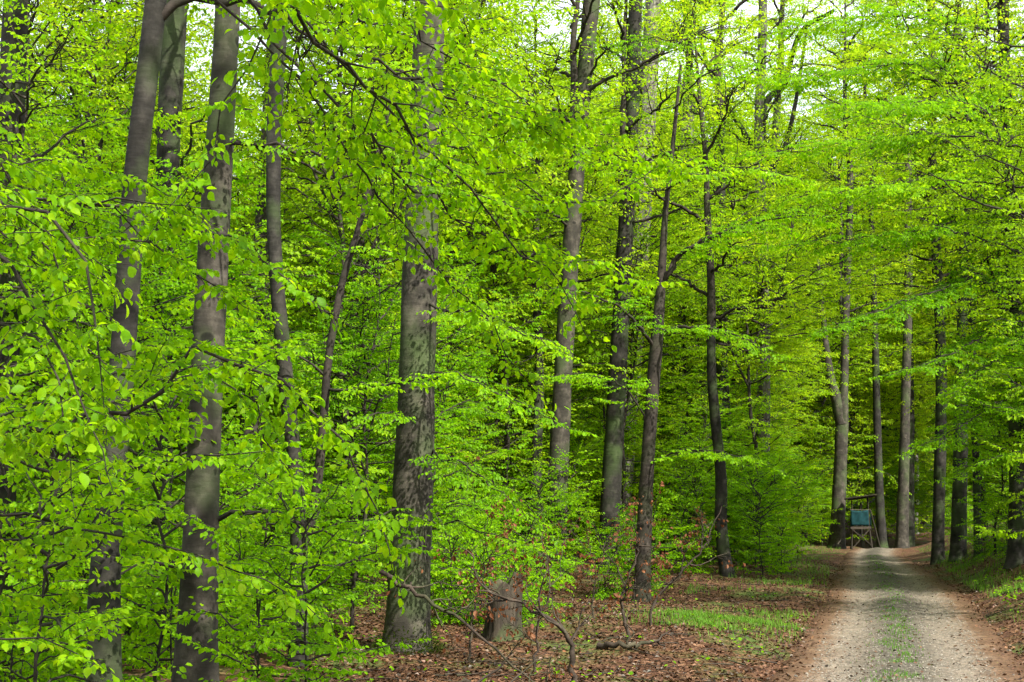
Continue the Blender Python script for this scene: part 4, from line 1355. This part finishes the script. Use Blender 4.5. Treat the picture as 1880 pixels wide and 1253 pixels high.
dead_branch('long dead bough sloping down from the centre trunk to the leaf litter', [P(700, 1050, 21), P(800, 1110, 20.6), P(880, 1165, 20.3), gp(970, 20.4, .1), gp(1010, 20.6, .04)], .035, 1, 7, leaves=.10)
dead_branch('fallen crooked branch lying on the leaf litter below the stump', [gp(800, 19.4, .05), gp(860, 19.2, .12), gp(905, 19.0, .05), gp(960, 19.4, .1), gp(1040, 19.9, .05)], .045, 2, 6, leaves=.12)
dead_branch('short hooked dead branch curving up right of the stump', [gp(1048, 20.6, .02), P(1050, 1190, 20.5), P(1034, 1158, 20.4), P(1000, 1130, 20.4), P(950, 1105, 20.5), P(880, 1085, 20.5)], .045, 3, 7, leaves=.25)
dead_branch('thick bleached branch lying on the brown verge', [gp(1095, 24.5, .06), gp(1130, 24.2, .10), gp(1165, 24.2, .07), gp(1190, 24.4, .12), gp(1215, 24.6, .05)], .06, 4, 3)
dead_branch('withered little beech with hanging brown leaves right of the stump', [gp(1150, 26, -.03), P(1148, 1140, 26), P(1143, 1090, 26), P(1165, 1030, 26), P(1180, 985, 26)], .035, 5, 10, name='withered_sapling', leaves=.32, cat='sapling', width=.55)
dead_branch('leaning bare sapling with rusty leaf tufts at the verge edge', [gp(1190, 28, -.03), P(1200, 1110, 28), P(1240, 1060, 28), P(1290, 1010, 28), P(1312, 960, 28), P(1325, 930, 28)], .03, 6, 10, name='withered_sapling', leaves=.26, cat='sapling', width=.45)
dead_branch('tangle of brown-leaved twigs directly in front of the stump', [gp(860, 23, 0), P(872, 1120, 23), P(885, 1060, 23), P(905, 1010, 23.2)], .022, 7, 12, name='withered_sapling', leaves=.4, cat='sapling', width=.6)
dead_branch('brown-leaved dead bush between the stump and the lit bole', [gp(980, 22, 0), P(990, 1140, 22), P(1010, 1080, 22), P(1000, 1020, 22.3)], .022, 8, 11, name='withered_sapling', leaves=.3, cat='sapling', width=.55)
dead_branch('low brown-leaved bush in front of the close dark trunk pair', [gp(1085, 30, 0), P(1092, 1070, 30), P(1105, 1030, 30), P(1120, 990, 30)], .022, 9, 12, name='withered_sapling', leaves=.38, cat='sapling', width=.6)

# ------------------------------------------------------------------ leaf litter, gravel and grass
rs = RS(123)
def scatter(n, dmin, dmax, test, pw=1.0):
    out = []
    while sum(map(len, out)) < n:
        d = dmin + (dmax - dmin) * rs.rand(n) ** pw
        px = rs.uniform(-120, 2000, n)
        x = (px - 940) / FPX * d
        s = x - xc(d)
        out.append(np.stack([x, d, s], 1)[test(x, d, s, px)])
    return np.vstack(out)[:n]


def edge_p(s, a, b):
    return rs.rand(len(s)) < sstep(a, b, np.abs(s))


def flat_leaves(name, pts, zf, mat, size, tilt, lod='far', lift=.012):
    n = len(pts)
    F = Foliage()
    az = rs.uniform(0, 6.283, n)
    N = np.stack([rs.normal(0, tilt, n), rs.normal(0, tilt, n), np.ones(n)], 1)
    N /= np.linalg.norm(N, axis=1)[:, None]
    D = np.stack([np.cos(az), np.sin(az), np.zeros(n)], 1)
    D -= N * (D * N).sum(1)[:, None]
    D /= np.linalg.norm(D, axis=1)[:, None]
    F.frames = [np.stack([pts[:, 0], pts[:, 1], zf + rs.uniform(.002, lift * 2, n)], 1), D, N, rs.uniform(.7, 1.2, n) * size]
    o = obj(name, F.leaf_mesh(name, lod, mat))
    return o


lp = scatter(60000, 17, 62, lambda x, d, s, px: edge_p(s / tp(d), 1.4, 2.4) & (px > 560), 1.5)
zf = np.maximum(H(lp[:, 0], lp[:, 1]), np.where(np.abs(lp[:, 2]) / tp(lp[:, 1]) < 2.2, track_z(lp[:, 2] / tp(lp[:, 1]), lp[:, 1]), -9) + .003)
o = flat_leaves('leaf_litter', lp, zf, M_LITTER, .075, .55)
tag(o, 'brown fallen beech leaves covering the forest floor and track verges', 'leaf litter', kind='stuff')

tl = scatter(1500, 17, 60, lambda x, d, s, px: np.abs(s) < 1.75 * tp(d), 1.4)
o = flat_leaves('track_leaves', tl, track_z(tl[:, 2] / tp(tl[:, 1]), tl[:, 1]) + .006, M_LITTER, .07, .35)
tag(o, 'stray brown leaves blown over the gravel track', 'fallen leaves', kind='stuff')
sk = scatter(420, 17, 50, lambda x, d, s, px: (np.abs(s) > 2.2) & (px > 600), 1.3)
F = Foliage()
for x, d, s_ in sk:
    a_ = rs.uniform(0, 6.283); l_ = rs.uniform(.15, .9)
    k_ = np.linspace(-.5, .5, 5)
    xs, ys_ = x + k_ * l_ * math.cos(a_) + rs.normal(0, .015, 5), d + k_ * l_ * math.sin(a_) + rs.normal(0, .015, 5)
    F.tube(np.stack([xs, ys_, H(xs, ys_) + .02 + rs.uniform(0, .02)], 1), np.linspace(.011, .004, 5) * rs.uniform(.6, 1.5), 4)
o = obj('fallen_twigs', F.wood_mesh('fallen_twigs', M_DEAD))
tag(o, 'thin dead twigs strewn over the brown leaf litter', 'twigs', kind='stuff')

# gravel stones on the track
gpx = scatter(9000, 17, 55, lambda x, d, s, px: (np.abs(s) < 1.5), 1.6)
n = len(gpx)
oct_v = np.array([(1, 0, 0), (0, 1, 0), (-1, 0, 0), (0, -1, 0), (0, 0, .7), (0, 0, -.5)])
oct_f = np.array([(0, 1, 4), (1, 2, 4), (2, 3, 4), (3, 0, 4)])
sc_ = rs.uniform(.008, .026, n)
az = rs.uniform(0, 6.28, n)
vv = oct_v[None] * rs.uniform(.6, 1.3, (n, 6, 1)) * sc_[:, None, None]
c_, s_ = np.cos(az)[:, None], np.sin(az)[:, None]
vv = np.stack([vv[..., 0] * c_ - vv[..., 1] * s_, vv[..., 0] * s_ + vv[..., 1] * c_, vv[..., 2]], -1)
slp = (xc(gpx[:, 1] + .5) - xc(gpx[:, 1] - .5))
vv += np.stack([gpx[:, 0], gpx[:, 1], track_z(gpx[:, 2] / np.sqrt(1 + slp ** 2), gpx[:, 1] + gpx[:, 2] * slp / (1 + slp ** 2)) + .004], 1)[:, None]
o = obj('gravel', mk_mesh('gravel', vv.reshape(-1, 3), tris=(oct_f[None] + (np.arange(n) * 6)[:, None, None]).reshape(-1, 3), mats=(M_STONE,), tint=np.repeat(rs.rand(n), 6)))
tag(o, 'loose gravel stones scattered over the forest track', 'gravel', kind='stuff')


def grass(name, pts, zf, hgt, label, mat=None):
    n = len(pts)
    az = rs.uniform(0, 6.283, n)
    h = rs.uniform(.5, 1.25, n) * hgt
    w = rs.uniform(.004, .008, n) * (1 + hgt)
    lean = rs.uniform(.1, .7, n) * h
    W = np.stack([-np.sin(az), np.cos(az), np.zeros(n)], 1) * w[:, None]
    D = np.stack([np.cos(az), np.sin(az), np.zeros(n)], 1)
    o = np.stack([pts[:, 0], pts[:, 1], zf - .01], 1)
    m = o + D * (lean * .3)[:, None] + Z * (h * .6)[:, None]
    t = o + D * lean[:, None] + Z * h[:, None]
    v = np.stack([o - W, o + W, m - W * .8, m + W * .8, t], 1).reshape(-1, 3)
    f = (np.array([(0, 1, 3), (0, 3, 2), (2, 3, 4)])[None] + (np.arange(n) * 5)[:, None, None]).reshape(-1, 3)
    ob = obj(name, mk_mesh(name, v, tris=f, mats=(mat or M_GRASS,), tint=np.repeat(rs.rand(n), 5)))
    tag(ob, label, 'grass', kind='stuff')


def _vn(x, y, sd):
    '''value noise 0..1'''
    xi, yi = np.floor(x).astype(np.int64), np.floor(y).astype(np.int64)
    fx, fy = x - xi, y - yi
    fx, fy = fx * fx * (3 - 2 * fx), fy * fy * (3 - 2 * fy)
    def hsh(a, b):
        h = (a * 374761393 + b * 668265263 + sd * 974711) & 0x7fffffff
        h = ((h ^ (h >> 13)) * 1274126177) & 0x7fffffff
        return ((h ^ (h >> 16)) & 0xffff) / 65535.0
    return (hsh(xi, yi) * (1 - fx) + hsh(xi + 1, yi) * fx) * (1 - fy) + (hsh(xi, yi + 1) * (1 - fx) + hsh(xi + 1, yi + 1) * fx) * fy


def clumpy(x, y, f=.9, th=.1):
    v = .55 * _vn(x * f, y * f, 3) + .3 * _vn(x * f * 2.7 + 9, y * f * 2.7, 5) + .15 * _vn(x * f * 7, y * f * 7, 8)
    return rs.rand(len(x)) < sstep(.36 + th * .4, .72 + th * .4, v)


g1 = scatter(3000, 18, 70, lambda x, d, s, px: (rs.rand(len(s)) < np.exp(-((s + .05) / .34) ** 2)) & clumpy(x, d, 1.7, .12) & (d > 18), 1.3)
slp = (xc(g1[:, 1] + .5) - xc(g1[:, 1] - .5))
grass('track_grass', g1, track_z(g1[:, 2], g1[:, 1]) + .0, .06, 'short grass growing along the middle strip of the track')
g2 = scatter(3600, 20, 40, lambda x, d, s, px: (px > 1060) & (px < 1520) & (rs.rand(len(s)) < np.exp(-((d - 31 - (px - 1350) * .004) / 2.3) ** 2 - ((px - 1350) / 115) ** 2)) & (s < -1.9) & clumpy(x, d, .8, -.2))
grass('verge_grass', g2, H(g2[:, 0], g2[:, 1]), .13, 'bright grass patch on the leafy verge left of the track')
g3 = scatter(7500, 26, 80, lambda x, d, s, px: (s > 2.4) & (s < 9) & clumpy(x, d, .5, .05), 1.1)
grass('bank_grass', g3, H(g3[:, 0], g3[:, 1]), .2, 'loose green grass on the bank right of the track')
g4 = scatter(2600, 40, 84, lambda x, d, s, px: (s < -2) & (s > -6) & clumpy(x, d, .6, .1))
grass('far_verge_grass', g4, H(g4[:, 0], g4[:, 1]), .18, 'grass along the far left verge leading up to the stand')
hb = scatter(9000, 16, 70, lambda x, d, s, px: ((s < -5) & (px < 700) | (s > 2.6) & (s < 8) | (s < -2.2) & (rs.rand(len(s)) < .10)) & clumpy(x, d, .7, .2))
o = flat_leaves('ground_herbs', hb, H(hb[:, 0], hb[:, 1]) + .05, M_LEAF, .08, .5, lod='mid', lift=.06)
tag(o, 'low green seedlings and herbs dotted over the forest floor', 'ground cover', kind='stuff')
